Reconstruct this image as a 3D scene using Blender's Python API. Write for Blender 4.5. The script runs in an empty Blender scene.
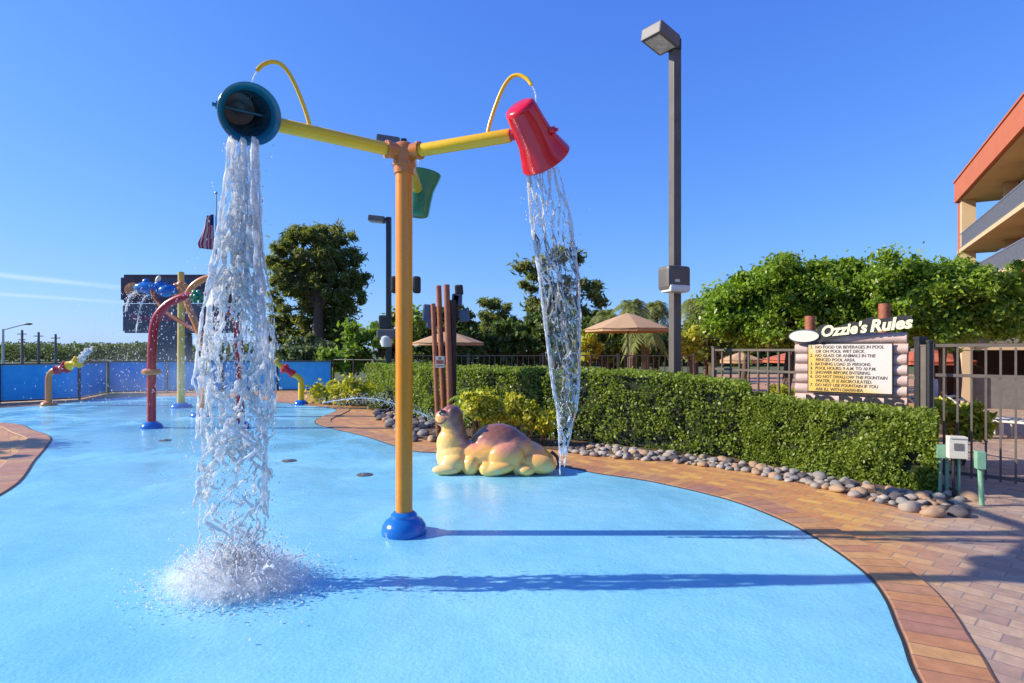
import bpy, bmesh, math, random
import numpy as np
from mathutils import Vector, Matrix, noise
PI = math.pi
rnd = random.Random(7)
rng = np.random.default_rng(11)
SC = bpy.context.scene
COL = SC.collection

# camera model: the photograph's perspective, used to turn measured points into places
F, HX, HY, EYE = 569.0, 512.0, 350.0, 1.7
def gp(px, py):                       # ground point seen at a pixel
    Y = F * EYE / (py - HY)
    return ((px - HX) * Y / F, Y)
def at(px, py, Y):
    return Vector(((px - HX) * Y / F, Y, EYE + (HY - py) * Y / F))

# ------------------------------------------------------------------ materials
def nmat(name):
    m = bpy.data.materials.new(name); m.use_nodes = True
    nt = m.node_tree; nt.nodes.clear()
    out = nt.nodes.new('ShaderNodeOutputMaterial')
    p = nt.nodes.new('ShaderNodeBsdfPrincipled')
    nt.links.new(p.outputs[0], out.inputs['Surface'])
    return m, nt, p, out
def ramp(nt, stops):
    r = nt.nodes.new('ShaderNodeValToRGB')
    cr = r.color_ramp
    while len(cr.elements) > 1: cr.elements.remove(cr.elements[0])
    cr.elements[0].position = stops[0][0]; cr.elements[0].color = (*stops[0][1], 1)
    for s, c in stops[1:]:
        e = cr.elements.new(s); e.color = (*c, 1)
    return r
def noise_n(nt, scale, detail=4, rough=.6, coord=None, dist=0):
    n = nt.nodes.new('ShaderNodeTexNoise')
    n.inputs['Scale'].default_value = scale; n.inputs['Detail'].default_value = detail
    n.inputs['Roughness'].default_value = rough; n.inputs['Distortion'].default_value = dist
    if coord is not None: nt.links.new(coord, n.inputs['Vector'])
    return n
def surf(name, c1, c2=None, scale=6, rough=.5, bump=.1, bscale=None, spec=.5, coat=0, metal=0, rvar=0):
    m, nt, p, out = nmat(name)
    tc = nt.nodes.new('ShaderNodeTexCoord')
    n = noise_n(nt, scale, 5, .6, tc.outputs['Object'])
    c2 = c2 or tuple(x * .8 for x in c1)
    r = ramp(nt, [(.3, c1), (.7, c2)])
    nt.links.new(n.outputs[0], r.inputs[0]); nt.links.new(r.outputs[0], p.inputs['Base Color'])
    p.inputs['Roughness'].default_value = rough
    p.inputs['Specular IOR Level'].default_value = spec
    p.inputs['Coat Weight'].default_value = coat; p.inputs['Coat Roughness'].default_value = .08
    p.inputs['Metallic'].default_value = metal
    if rvar:
        mr = nt.nodes.new('ShaderNodeMapRange'); n2 = noise_n(nt, scale * 2.3, 3, .6, tc.outputs['Object'])
        mr.inputs['From Min'].default_value = .3; mr.inputs['From Max'].default_value = .7
        mr.inputs['To Min'].default_value = max(0, rough - rvar); mr.inputs['To Max'].default_value = rough + rvar
        nt.links.new(n2.outputs[0], mr.inputs[0]); nt.links.new(mr.outputs[0], p.inputs['Roughness'])
    if bump:
        b = nt.nodes.new('ShaderNodeBump'); b.inputs['Strength'].default_value = bump; b.inputs['Distance'].default_value = .02
        n3 = noise_n(nt, bscale or scale * 6, 4, .6, tc.outputs['Object'])
        nt.links.new(n3.outputs[0], b.inputs['Height']); nt.links.new(b.outputs[0], p.inputs['Normal'])
    return m
def leafmat(name, cols, trans=.35, rough=.45, tint=(1.0, 1.1, .45)):
    m, nt, p, out = nmat(name)
    g = nt.nodes.new('ShaderNodeNewGeometry')
    tc = nt.nodes.new('ShaderNodeTexCoord')
    n = noise_n(nt, 1.1, 3, .6, tc.outputs['Object'])
    mx = nt.nodes.new('ShaderNodeMath'); mx.operation = 'MULTIPLY_ADD'; mx.inputs[1].default_value = .6
    mx2 = nt.nodes.new('ShaderNodeMath'); mx2.operation = 'MULTIPLY'; mx2.inputs[1].default_value = .45
    nt.links.new(n.outputs[0], mx2.inputs[0])
    nt.links.new(g.outputs['Random Per Island'], mx.inputs[0]); nt.links.new(mx2.outputs[0], mx.inputs[2])
    k = len(cols)
    r = ramp(nt, [((i + .3) / k, c) for i, c in enumerate(cols)])
    nt.links.new(mx.outputs[0], r.inputs[0])
    nt.links.new(r.outputs[0], p.inputs['Base Color'])
    p.inputs['Roughness'].default_value = rough; p.inputs['Specular IOR Level'].default_value = .4
    t = nt.nodes.new('ShaderNodeBsdfTranslucent')
    mm = nt.nodes.new('ShaderNodeMix'); mm.data_type = 'RGBA'; mm.blend_type = 'MULTIPLY'; mm.inputs[0].default_value = 1
    nt.links.new(r.outputs[0], mm.inputs[6]); mm.inputs[7].default_value = (*[x * 1.6 for x in tint], 1)
    nt.links.new(mm.outputs[2], t.inputs['Color'])
    mix = nt.nodes.new('ShaderNodeMixShader'); mix.inputs[0].default_value = trans
    nt.links.new(p.outputs[0], mix.inputs[1]); nt.links.new(t.outputs[0], mix.inputs[2])
    nt.links.new(mix.outputs[0], out.inputs['Surface'])
    return m
def watermat(name, white=.25, rough=.03, lo=None):
    m, nt, p, out = nmat(name)
    p.inputs['Base Color'].default_value = (.97, .99, 1, 1)
    p.inputs['Transmission Weight'].default_value = 1; p.inputs['IOR'].default_value = 1.33
    p.inputs['Roughness'].default_value = rough
    d = nt.nodes.new('ShaderNodeBsdfDiffuse'); d.inputs['Color'].default_value = (.93, .96, 1, 1)
    t = nt.nodes.new('ShaderNodeBsdfTranslucent'); t.inputs['Color'].default_value = (.98, .98, .98, 1)
    a = nt.nodes.new('ShaderNodeMixShader'); nt.links.new(d.outputs[0], a.inputs[1]); nt.links.new(t.outputs[0], a.inputs[2])
    tc = nt.nodes.new('ShaderNodeTexCoord')
    n = noise_n(nt, 14, 3, .6, tc.outputs['Object'])
    mr = nt.nodes.new('ShaderNodeMapRange'); mr.inputs['From Min'].default_value = .44; mr.inputs['From Max'].default_value = .58
    mr.inputs['To Min'].default_value = white * .25 if lo is None else lo; mr.inputs['To Max'].default_value = min(1, white * 2.2)
    nt.links.new(n.outputs[0], mr.inputs[0])
    mix = nt.nodes.new('ShaderNodeMixShader')
    nt.links.new(mr.outputs[0], mix.inputs[0])
    nt.links.new(p.outputs[0], mix.inputs[1]); nt.links.new(a.outputs[0], mix.inputs[2])
    nt.links.new(mix.outputs[0], out.inputs['Surface'])
    return m

def gloss(name, c, c2=None, rough=.28): return surf(name, c, c2 or tuple(x * .85 for x in c), 3, rough, .03, 40, .5, .3, 0, .06)
M = {}
M['orange'] = gloss('orange_powder_coat', (.80, .27, .01), (.70, .22, .01))
M['hub_orange'] = gloss('hub_orange', (.62, .2, .03))
M['yellow'] = gloss('yellow_powder_coat', (.92, .55, .004), (.86, .49, .004))
M['red'] = gloss('red_plastic', (.70, .002, .018), (.62, .002, .014), .2)
M['crimson'] = gloss('crimson_tube', (.42, .015, .035))
M['teal'] = gloss('teal_plastic', (.012, .16, .26), (.01, .13, .21), .25)
M['teal_in_shade'] = gloss('teal_in_shade', (.012, .075, .12))  # teal darkened to put the shade of the bucket's hollow into the colour
M['green'] = gloss('green_plastic', (.006, .2, .1), (.005, .16, .08), .3)
M['blue'] = gloss('blue_plastic', (.01, .15, .5), (.008, .13, .45), .2)
M['pale_yellow'] = gloss('spray_veiled_yellow', (.72, .5, .10))  # yellow muted in the colour for the spray haze before the pole
M['tan_orange'] = gloss('faded_orange_tube', (.66, .25, .07))
M['steel'] = surf('steel', (.5, .5, .5), None, 8, .35, .02, metal=.9)
M['black'] = surf('black_metal', (.022, .022, .024), (.03, .03, .032), 8, .45, .05)
M['bronze'] = surf('bronze_metal', (.10, .085, .075), (.13, .11, .1), 5, .5, .05)
M['fence_tan'] = surf('weathered_fence_paint', (.15, .115, .09), (.09, .075, .065), 5, .6, .05)
M['lamp_grey'] = surf('lamp_grey', (.16, .15, .15), (.12, .11, .11), 6, .5, .04)
M['lens'] = surf('lamp_lens', (.75, .78, .74), (.4, .44, .42), 9, .12, .2, 60)
M['lens_white'] = surf('lamp_lens_white', (.78, .78, .74), (.62, .62, .58), 25, .2, .1, 60)
M['log'] = surf('brown_log', (.38, .12, .055), (.26, .075, .035), 9, .6, .4, 30)
M['dark_log'] = surf('dark_log', (.05, .03, .025), (.03, .02, .02), 9, .7, .3, 30)
M['slate'] = surf('slate_blue_box', (.07, .10, .17), (.05, .07, .12), 9, .5, .1)
M['plaster'] = surf('terracotta_plaster', (.50, .14, .065), (.44, .12, .055), 1.2, .8, .1, 40)
M['beige'] = surf('beige_plaster', (.62, .45, .27), (.56, .4, .24), 1.2, .85, .1, 40)
M['rail'] = surf('balcony_rail', (.18, .19, .23), (.14, .15, .19), 4, .5, .05)
M['canvas'] = surf('tan_canvas', (.50, .31, .17), (.44, .27, .14), 5, .85, .1, 50)
M['canvas_white'] = surf('white_canvas', (.7, .7, .68), (.6, .6, .6), 5, .85, .1, 50)
M['canvas_red'] = surf('red_canvas', (.5, .13, .07), (.42, .1, .05), 5, .85, .1, 50)
M['white'] = surf('white_paint', (.76, .72, .58), (.68, .63, .5), 14, .5, .05)
M['mint'] = surf('mint_green_paint', (.17, .36, .22), (.22, .42, .28), 14, .5, .15)
M['trunk'] = surf('bark', (.16, .10, .07), (.08, .055, .04), 8, .9, .8, 18)
M['trunk_red'] = surf('reddish_bark', (.34, .15, .09), (.22, .09, .06), 5, .8, .6, 18)
M['wood_grey'] = surf('grey_wood', (.22, .2, .18), (.15, .14, .13), 9, .8, .3)
M['soil'] = surf('mulch', (.085, .05, .03), (.16, .10, .06), 30, .95, 1.0, 60)
M['grass'] = surf('grass_ground', (.07, .1, .03), (.12, .12, .05), 3, .95, .6, 50)
M['roof_dark'] = surf('brown_shingle', (.13, .1, .085), (.09, .07, .06), 7, .8, .5, 30)
M['screen'] = surf('blue_windscreen', (.015, .40, .93), (.04, .50, .97), 3.5, .6, .6, 9)
M['billboard'] = surf('billboard_face', (.06, .02, .035), (.14, .07, .09), 3, .5, .05)
M['billboard_lower'] = surf('billboard_lower', (.09, .10, .12), (.2, .17, .2), 4, .5, .05)
M['tower_grey'] = surf('tower_cladding', (.16, .17, .19), (.11, .12, .14), 6, .7, .2)
M['flag_red'] = surf('flag_cloth_red', (.7, .04, .07), (.6, .03, .05), 8, .8, .05)
M['flag_white'] = surf('flag_cloth_white', (.7, .68, .68), None, 8, .8, .05)
M['flag_blue'] = surf('flag_cloth_blue', (.02, .04, .18), None, 8, .8, .05)
M['ink'] = surf('ink', (.02, .018, .02), (.035, .03, .03), 30, .5, 0)
M['print'] = surf('rules_print', (.10, .065, .045), (.16, .11, .08), 30, .6, 0)
M['cream'] = surf('cream_lettering', (.92, .86, .55), (.88, .8, .5), 30, .5, 0)
M['window'] = surf('dark_glass', (.02, .02, .022), (.03, .03, .03), 3, .1, .0)
M['core'] = surf('hedge_shade_core', (.012, .02, .007), (.022, .032, .012), 14, .95, .8, 20)  # near-black core colour stands in for the shade inside the hedge
M['leaf_hedge'] = leafmat('hedge_leaves', [(0.050, 0.084, 0.013), (0.112, 0.162, 0.020), (0.202, 0.263, 0.034), (0.336, 0.392, 0.067)], .38)
M['leaf_ficus'] = leafmat('ficus_leaves', [(.055,.11,.014),(.12,.20,.024),(.22,.31,.035),(.36,.46,.065)], .42, .35)
M['leaf_pine'] = leafmat('pine_needles', [(0.081, 0.103, 0.029), (0.161, 0.184, 0.052), (0.276, 0.276, 0.086)], .35, .6)
M['leaf_dark'] = leafmat('dark_leaves', [(0.039, 0.072, 0.018), (0.078, 0.124, 0.029), (0.143, 0.195, 0.046)], .25, .6)
M['leaf_bright'] = leafmat('bright_leaves', [(0.081, 0.138, 0.021), (0.161, 0.241, 0.034), (0.276, 0.368, 0.057)], .35, .5)
M['leaf_yellow'] = leafmat('yellow_leaves', [(.12, .17, .015), (.30, .33, .02), (.5, .48, .04), (.62, .6, .1)], .35, .5, (1.05, 1, .5))
M['leaf_palm'] = leafmat('palm_leaves', [(0.092, 0.127, 0.034), (0.184, 0.218, 0.057), (0.310, 0.322, 0.103)], .3, .5)
M['leaf_far'] = leafmat('far_leaves', [(.08, .11, .045), (.14, .17, .07), (.22, .25, .11)], .2, .7)
M['water'] = watermat('falling_water', .8, .03, .36)
M['foam'] = watermat('splash_water', .95, .1, .8)

# pool floor: light blue painted concrete, wet in patches
def pool_mat():
    m, nt, p, out = nmat('blue_pool_floor')
    tc = nt.nodes.new('ShaderNodeTexCoord'); co = tc.outputs['Object']
    n1 = noise_n(nt, .45, 5, .6, co)
    r = ramp(nt, [(.3, (.15, .46, .66)), (.48, (.21, .55, .73)), (.72, (.30, .63, .77))])
    nt.links.new(n1.outputs[0], r.inputs[0])
    n2 = noise_n(nt, 55, 3, .7, co)
    mm = nt.nodes.new('ShaderNodeMix'); mm.data_type = 'RGBA'; mm.blend_type = 'OVERLAY'; mm.inputs[0].default_value = .28
    nt.links.new(r.outputs[0], mm.inputs[6]); nt.links.new(n2.outputs[0], mm.inputs[7])
    # scattered dark scuffs
    n5 = noise_n(nt, 2.3, 8, .75, co); r5 = ramp(nt, [(.30, (1.0, 1.0, 1.0)), (.36, (1, 1, 1)), (.62, (1, 1, 1)), (.70, (.70, .80, .86))])
    nt.links.new(n5.outputs[0], r5.inputs[0])
    m5 = nt.nodes.new('ShaderNodeMix'); m5.data_type = 'RGBA'; m5.blend_type = 'MULTIPLY'; m5.inputs[0].default_value = 1
    nt.links.new(mm.outputs[2], m5.inputs[6]); nt.links.new(r5.outputs[0], m5.inputs[7])
    nt.links.new(m5.outputs[2], p.inputs['Base Color'])
    n3 = noise_n(nt, .7, 5, .6, co, 1.0)
    mr = nt.nodes.new('ShaderNodeMapRange'); mr.inputs['From Min'].default_value = .4; mr.inputs['From Max'].default_value = .62
    mr.inputs['To Min'].default_value = .09; mr.inputs['To Max'].default_value = .42
    nt.links.new(n3.outputs[0], mr.inputs[0]); rough = mr.outputs[0]
    for c, r in (((-2.0, 4.12, 0), 1.5), ((.4, 6.2, 0), 1.5), ((-7.5, 11.5, 0), 3.2), ((-9.5, 17, 0), 4.0)):      # floor kept wet by falling water
        ds = nt.nodes.new('ShaderNodeVectorMath'); ds.operation = 'DISTANCE'; ds.inputs[1].default_value = c; nt.links.new(co, ds.inputs[0])
        ad = nt.nodes.new('ShaderNodeMath'); ad.operation = 'MULTIPLY_ADD'; ad.inputs[1].default_value = r * .9; nt.links.new(n3.outputs[0], ad.inputs[0]); nt.links.new(ds.outputs['Value'], ad.inputs[2])
        wm = nt.nodes.new('ShaderNodeMapRange'); wm.inputs['From Min'].default_value = r * .9; wm.inputs['From Max'].default_value = r * 1.35; wm.inputs['To Min'].default_value = .2; wm.inputs['To Max'].default_value = 1
        nt.links.new(ad.outputs[0], wm.inputs[0]); mu = nt.nodes.new('ShaderNodeMath'); mu.operation = 'MULTIPLY'; nt.links.new(rough, mu.inputs[0]); nt.links.new(wm.outputs[0], mu.inputs[1]); rough = mu.outputs[0]
    nt.links.new(rough, p.inputs['Roughness'])
    p.inputs['Specular IOR Level'].default_value = .5
    b = nt.nodes.new('ShaderNodeBump'); b.inputs['Strength'].default_value = .5; b.inputs['Distance'].default_value = .008
    n4 = noise_n(nt, 32, 4, .6, co); nt.links.new(n4.outputs[0], b.inputs['Height'])
    b2 = nt.nodes.new('ShaderNodeBump'); b2.inputs['Strength'].default_value = .25; b2.inputs['Distance'].default_value = .03
    n6 = noise_n(nt, 5, 3, .5, co); nt.links.new(n6.outputs[0], b2.inputs['Height']); nt.links.new(b.outputs[0], b2.inputs['Normal'])
    nt.links.new(b2.outputs[0], p.inputs['Normal'])
    return m
M['pool'] = pool_mat()

def brick_mat(name, uv, rot, bw, bh, ca, cb, cm, scale=1, gold=None, offset=.5, mortar=.006):
    m, nt, p, out = nmat(name)
    tc = nt.nodes.new('ShaderNodeTexCoord')
    mp = nt.nodes.new('ShaderNodeMapping'); mp.inputs['Rotation'].default_value = (0, 0, rot)
    nt.links.new(tc.outputs['UV' if uv else 'Object'], mp.inputs['Vector'])
    br = nt.nodes.new('ShaderNodeTexBrick')
    br.offset = offset
    br.inputs['Scale'].default_value = scale; br.inputs['Brick Width'].default_value = bw; br.inputs['Row Height'].default_value = bh
    br.inputs['Mortar Size'].default_value = mortar; br.inputs['Mortar Smooth'].default_value = .3
    br.inputs['Color1'].default_value = (0, 0, 0, 1); br.inputs['Color2'].default_value = (1, 1, 1, 1); br.inputs['Mortar'].default_value = (.5, .5, .5, 1)
    nt.links.new(mp.outputs[0], br.inputs['Vector'])
    r = ramp(nt, [(0, ca[0]), (.3, ca[1]), (.6, cb[0]), (.95, cb[1])])
    nt.links.new(br.outputs['Color'], r.inputs[0])
    col = r.outputs[0]
    if gold:                       # golden pavers near the hedge, greyer ones further out
        r2 = ramp(nt, [(0, gold[0]), (.35, gold[1]), (.7, gold[2]), (1, gold[3])]); nt.links.new(br.outputs['Color'], r2.inputs[0])
        sp = nt.nodes.new('ShaderNodeVectorMath'); sp.operation = 'DOT_PRODUCT'; sp.inputs[1].default_value = (.6, -.5, 0)
        nt.links.new(tc.outputs['Object'], sp.inputs[0])
        nz = noise_n(nt, .8, 4, .6, tc.outputs['Object'])
        ad = nt.nodes.new('ShaderNodeMath'); ad.operation = 'MULTIPLY_ADD'; ad.inputs[1].default_value = .8
        nt.links.new(nz.outputs[0], ad.inputs[0]); nt.links.new(sp.outputs['Value'], ad.inputs[2])
        mr = nt.nodes.new('ShaderNodeMapRange'); mr.inputs['From Min'].default_value = -.35; mr.inputs['From Max'].default_value = .35
        nt.links.new(ad.outputs[0], mr.inputs[0])
        mg = nt.nodes.new('ShaderNodeMix'); mg.data_type = 'RGBA'
        nt.links.new(mr.outputs[0], mg.inputs[0]); nt.links.new(r2.outputs[0], mg.inputs[6]); nt.links.new(col, mg.inputs[7])
        col = mg.outputs[2]
    n = noise_n(nt, 9, 6, .7, tc.outputs['Object'])
    ov = nt.nodes.new('ShaderNodeMix'); ov.data_type = 'RGBA'; ov.blend_type = 'OVERLAY'; ov.inputs[0].default_value = .5
    nt.links.new(col, ov.inputs[6]); nt.links.new(n.outputs[0], ov.inputs[7])
    mo = nt.nodes.new('ShaderNodeMix'); mo.data_type = 'RGBA'
    nt.links.new(br.outputs['Fac'], mo.inputs[0]); nt.links.new(ov.outputs[2], mo.inputs[6]); mo.inputs[7].default_value = (*cm, 1)
    nt.links.new(mo.outputs[2], p.inputs['Base Color'])
    p.inputs['Roughness'].default_value = .5
    b = nt.nodes.new('ShaderNodeBump'); b.invert = True; b.inputs['Strength'].default_value = .8; b.inputs['Distance'].default_value = .006
    nt.links.new(br.outputs['Fac'], b.inputs['Height'])
    b2 = nt.nodes.new('ShaderNodeBump'); b2.inputs['Strength'].default_value = .35; b2.inputs['Distance'].default_value = .01
    nb = noise_n(nt, 40, 5, .7, tc.outputs['Object'])
    nt.links.new(nb.outputs[0], b2.inputs['Height']); nt.links.new(b.outputs[0], b2.inputs['Normal'])
    nt.links.new(b2.outputs[0], p.inputs['Normal'])
    return m
M['coping'] = brick_mat('coping_pavers', True, 0, .155, .36, ((.42, .19, .10), (.46, .21, .09)), ((.52, .28, .11), (.38, .18, .12)), (.20, .12, .08), offset=0, mortar=.005)
M['pavers'] = brick_mat('brick_pavers', False, math.radians(48), .28, .14,
    ((.43, .28, .205), (.33, .22, .175)), ((.50, .34, .225), (.39, .29, .235)), (.26, .21, .19),
    gold=((.60, .28, .08), (.52, .21, .08), (.68, .37, .09), (.44, .19, .09)), mortar=.005)

# ------------------------------------------------------------------ mesh helpers
class MB:
    def __init__(s): s.v = []; s.f = []; s.mi = []; s.cur = 0
    def add(s, vs, fs):
        o = len(s.v); s.v += [tuple(v) for v in vs]; s.f += [tuple(i + o for i in f) for f in fs]; s.mi += [s.cur] * len(fs); return s
    def box(s, c, d, R=None, bev=0):
        bm = bmesh.new(); bmesh.ops.create_cube(bm, size=1)
        bmesh.ops.scale(bm, vec=d, verts=bm.verts)
        if bev: bmesh.ops.bevel(bm, geom=list(bm.edges), offset=bev, segments=2, profile=.6, affect='EDGES')
        if R is not None: bmesh.ops.transform(bm, matrix=R.to_4x4() if len(R) == 3 else R, verts=bm.verts)
        bmesh.ops.translate(bm, vec=c, verts=bm.verts)
        return s.bm(bm)
    def bm(s, bm):
        bm.verts.index_update(); s.add([v.co[:] for v in bm.verts], [[v.index for v in f.verts] for f in bm.faces]); bm.free(); return s
    def tube(s, path, r, seg=14, cap=True):
        P = [Vector(p) for p in path]; n = len(P)
        rs = [r] * n if isinstance(r, (int, float)) else r
        t0 = (P[1] - P[0]).normalized()
        up = Vector((0, 0, 1)) if abs(t0.z) < .9 else Vector((1, 0, 0))
        nn = (up - t0 * up.dot(t0)).normalized(); vs = []; fs = []
        for i in range(n):
            t = (P[min(i + 1, n - 1)] - P[max(i - 1, 0)]).normalized()
            nn = (nn - t * nn.dot(t)).normalized(); b = t.cross(nn)
            for k in range(seg):
                a = 2 * PI * k / seg
                vs.append(P[i] + (nn * math.cos(a) + b * math.sin(a)) * rs[i])
        for i in range(n - 1):
            for k in range(seg):
                k2 = (k + 1) % seg
                fs.append((i * seg + k, i * seg + k2, (i + 1) * seg + k2, (i + 1) * seg + k))
        if cap: fs.append(tuple(range(seg))[::-1]); fs.append(tuple((n - 1) * seg + k for k in range(seg)))
        return s.add(vs, fs)
    def lathe(s, prof, Mx=None, seg=32, cap=False):   # prof [(r,z)]
        vs = []; fs = []; n = len(prof)
        for r, z in prof:
            for k in range(seg):
                a = 2 * PI * k / seg; v = Vector((r * math.cos(a), r * math.sin(a), z)); vs.append(Mx @ v if Mx is not None else v)
        for i in range(n - 1):
            for k in range(seg):
                k2 = (k + 1) % seg
                fs.append((i * seg + k, i * seg + k2, (i + 1) * seg + k2, (i + 1) * seg + k))
        if cap: fs.append(tuple(range(seg))[::-1]); fs.append(tuple((n - 1) * seg + k for k in range(seg)))
        return s.add(vs, fs)
    def ell(s, c, d, R=None, sub=3):
        bm = bmesh.new(); bmesh.ops.create_icosphere(bm, subdivisions=sub, radius=1)
        m = Matrix.Translation(c) @ (R.to_4x4() if R is not None else Matrix()) @ Matrix.Diagonal((*d, 1))
        bmesh.ops.transform(bm, matrix=m, verts=bm.verts); return s.bm(bm)
    def build(s, name, mat, parent=None, smooth=False, local=False, sharp=40):
        me = bpy.data.meshes.new(name)
        off = Vector((0, 0, 0)) if (parent is None or local) else root_loc(parent)
        me.from_pydata([(v[0] - off.x, v[1] - off.y, v[2] - off.z) for v in s.v], [], s.f)
        mats = mat if isinstance(mat, (list, tuple)) else [mat]
        for m in mats: me.materials.append(M[m] if isinstance(m, str) else m)
        if len(mats) > 1: me.polygons.foreach_set('material_index', s.mi)
        if smooth:
            me.shade_smooth()
            try: me.set_sharp_from_angle(angle=math.radians(sharp))
            except Exception: pass
        me.update()
        o = bpy.data.objects.new(name, me); COL.objects.link(o)
        if parent is not None: o.parent = parent
        return o
def root_loc(o):
    l = Vector((0, 0, 0))
    while o is not None: l += Vector(o.location); o = o.parent
    return l
def tag(o, label=None, cat=None, group=None, kind=None):
    if label: o['label'] = label
    if cat: o['category'] = cat
    if group: o['group'] = group
    if kind: o['kind'] = kind
    return o
def thing(name, label, cat, loc=(0, 0, 0), group=None):
    o = bpy.data.objects.new(name, None); COL.objects.link(o); o.location = loc; o.empty_display_size = .2
    return tag(o, label, cat, group)
def raw(name, V, Fq, mats, parent=None, mi=None):
    me = bpy.data.meshes.new(name); n = len(V); k = Fq.shape[1]; m = len(Fq)
    if parent is not None: V = V - np.array(root_loc(parent))
    me.vertices.add(n); me.vertices.foreach_set('co', V.astype(np.float32).ravel())
    me.loops.add(m * k); me.loops.foreach_set('vertex_index', Fq.astype(np.int32).ravel())
    me.polygons.add(m); me.polygons.foreach_set('loop_start', (np.arange(m) * k).astype(np.int32)); me.polygons.foreach_set('loop_total', np.full(m, k, np.int32))
    for x in mats: me.materials.append(M[x])
    if mi is not None: me.polygons.foreach_set('material_index', mi.astype(np.int32))
    me.update(); me.validate()
    o = bpy.data.objects.new(name, me); COL.objects.link(o)
    if parent is not None: o.parent = parent
    return o
def leaf_quads(P, size, asp=.5, up=None, var=.35):
    n = len(P)
    a = rng.normal(size=(n, 3))
    if up is not None: a = a + up
    a /= np.linalg.norm(a, axis=1)[:, None]
    b = rng.normal(size=(n, 3)); b -= a * (a * b).sum(1)[:, None]; b /= np.linalg.norm(b, axis=1)[:, None]
    c = np.cross(a, b)
    L = size * (1 + rng.uniform(-var, var, n))[:, None]
    V = np.stack([P - a * L * .5, P + b * L * asp * .5 + c * L * .08, P + a * L * .5, P - b * L * asp * .5 + c * L * .08], 1).reshape(-1, 3)
    Q = np.arange(4 * n).reshape(n, 4)
    return V, Q
def smoothpath(pts, n=8):
    P = [Vector(p) for p in pts]; out = []
    for i in range(len(P) - 1):
        a = P[max(i - 1, 0)]; b = P[i]; c = P[i + 1]; d = P[min(i + 2, len(P) - 1)]
        for k in range(n):
            t = k / n
            out.append(.5 * ((2 * b) + (c - a) * t + (2 * a - 5 * b + 4 * c - d) * t * t + (3 * b - a - 3 * c + d) * t ** 3))
    out.append(P[-1]); return out
def closed_smooth(pts, n=8):
    P = [Vector((p[0], p[1], 0)) for p in pts]; N = len(P); out = []
    for i in range(N):
        a, b, c, d = P[i - 1], P[i], P[(i + 1) % N], P[(i + 2) % N]
        for k in range(n):
            t = k / n
            out.append(.5 * ((2 * b) + (c - a) * t + (2 * a - 5 * b + 4 * c - d) * t * t + (3 * b - a - 3 * c + d) * t ** 3))
    return out
def basis(z, xhint):
    z = Vector(z).normalized(); x = (Vector(xhint) - z * Vector(xhint).dot(z)).normalized(); y = z.cross(x)
    return Matrix((x, y, z)).transposed()
def copy_tree(o, parent=None):
    c = o.copy(); COL.objects.link(c); c.parent = parent
    for ch in list(o.children): copy_tree(ch, c)
    return c

# ------------------------------------------------------------------ the ground
def sheet(name, pts, z, mat):
    mb = MB(); mb.add([(p[0], p[1], z) for p in pts], [tuple(range(len(pts)))])
    o = mb.build(name, mat)
    bm = bmesh.new(); bm.from_mesh(o.data); bmesh.ops.triangulate(bm, faces=bm.faces)
    for f in bm.faces:
        if f.normal.z < 0: f.normal_flip()
    bm.to_mesh(o.data); bm.free()
    return tag(o, kind='structure')
sheet('ground', [(-3000, -600), (3000, -600), (3000, 4000), (-3000, 4000)], -.02, 'grass')
sheet('paved_deck', [(-17.5, -8), (30, -8), (30, 40), (8, 40), (-4, 24), (-15.3, 23.6), (-16.6, 19.5), (-18.5, 15.5)], -.004, 'pavers')
pool_pts = [(-3, -3), (0, -2.6), (1.5, -.6), (1.88, 1.5), (2.02, 2.7), (2.31, 3.375), (2.55, 3.885), (2.69, 4.357), (2.74, 5.09), (2.68, 5.72), (2.42, 6.5), (1.80, 7.33),
    (1.2, 7.8), (.7, 8.3), (-.2, 9.0), (-1.0, 9.35), (-1.7, 9.6), (-2.75, 11.0), (-3.7, 12.1), (-4.45, 13.0), (-4.8, 14.0), (-4.85, 15.2), (-5.0, 16.2), (-5.6, 16.95), (-6.5, 17.6), (-7.4, 18.4), (-8.9, 19.5),
    (-11.3, 20.6), (-13.2, 20.9), (-14.2, 20.2), (-14.35, 19.0), (-14.3, 17.9), (-15.2, 16.4), (-15.8, 15.0), (-15.0, 13.9), (-12.8, 13.5), (-11.3, 13.0), (-10.2, 12.1), (-9.0, 11.1), (-8.15, 9.97), (-7.25, 8.64),
    (-6.65, 7.8), (-6.2, 7.1), (-5.85, 6.3), (-5.7, 5.3), (-6.1, 4), (-6.5, 2), (-6.1, 0), (-4.8, -2.0)]
pool = closed_smooth(pool_pts, 8)
sheet('pool_floor', pool, 0.0, 'pool')
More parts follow.
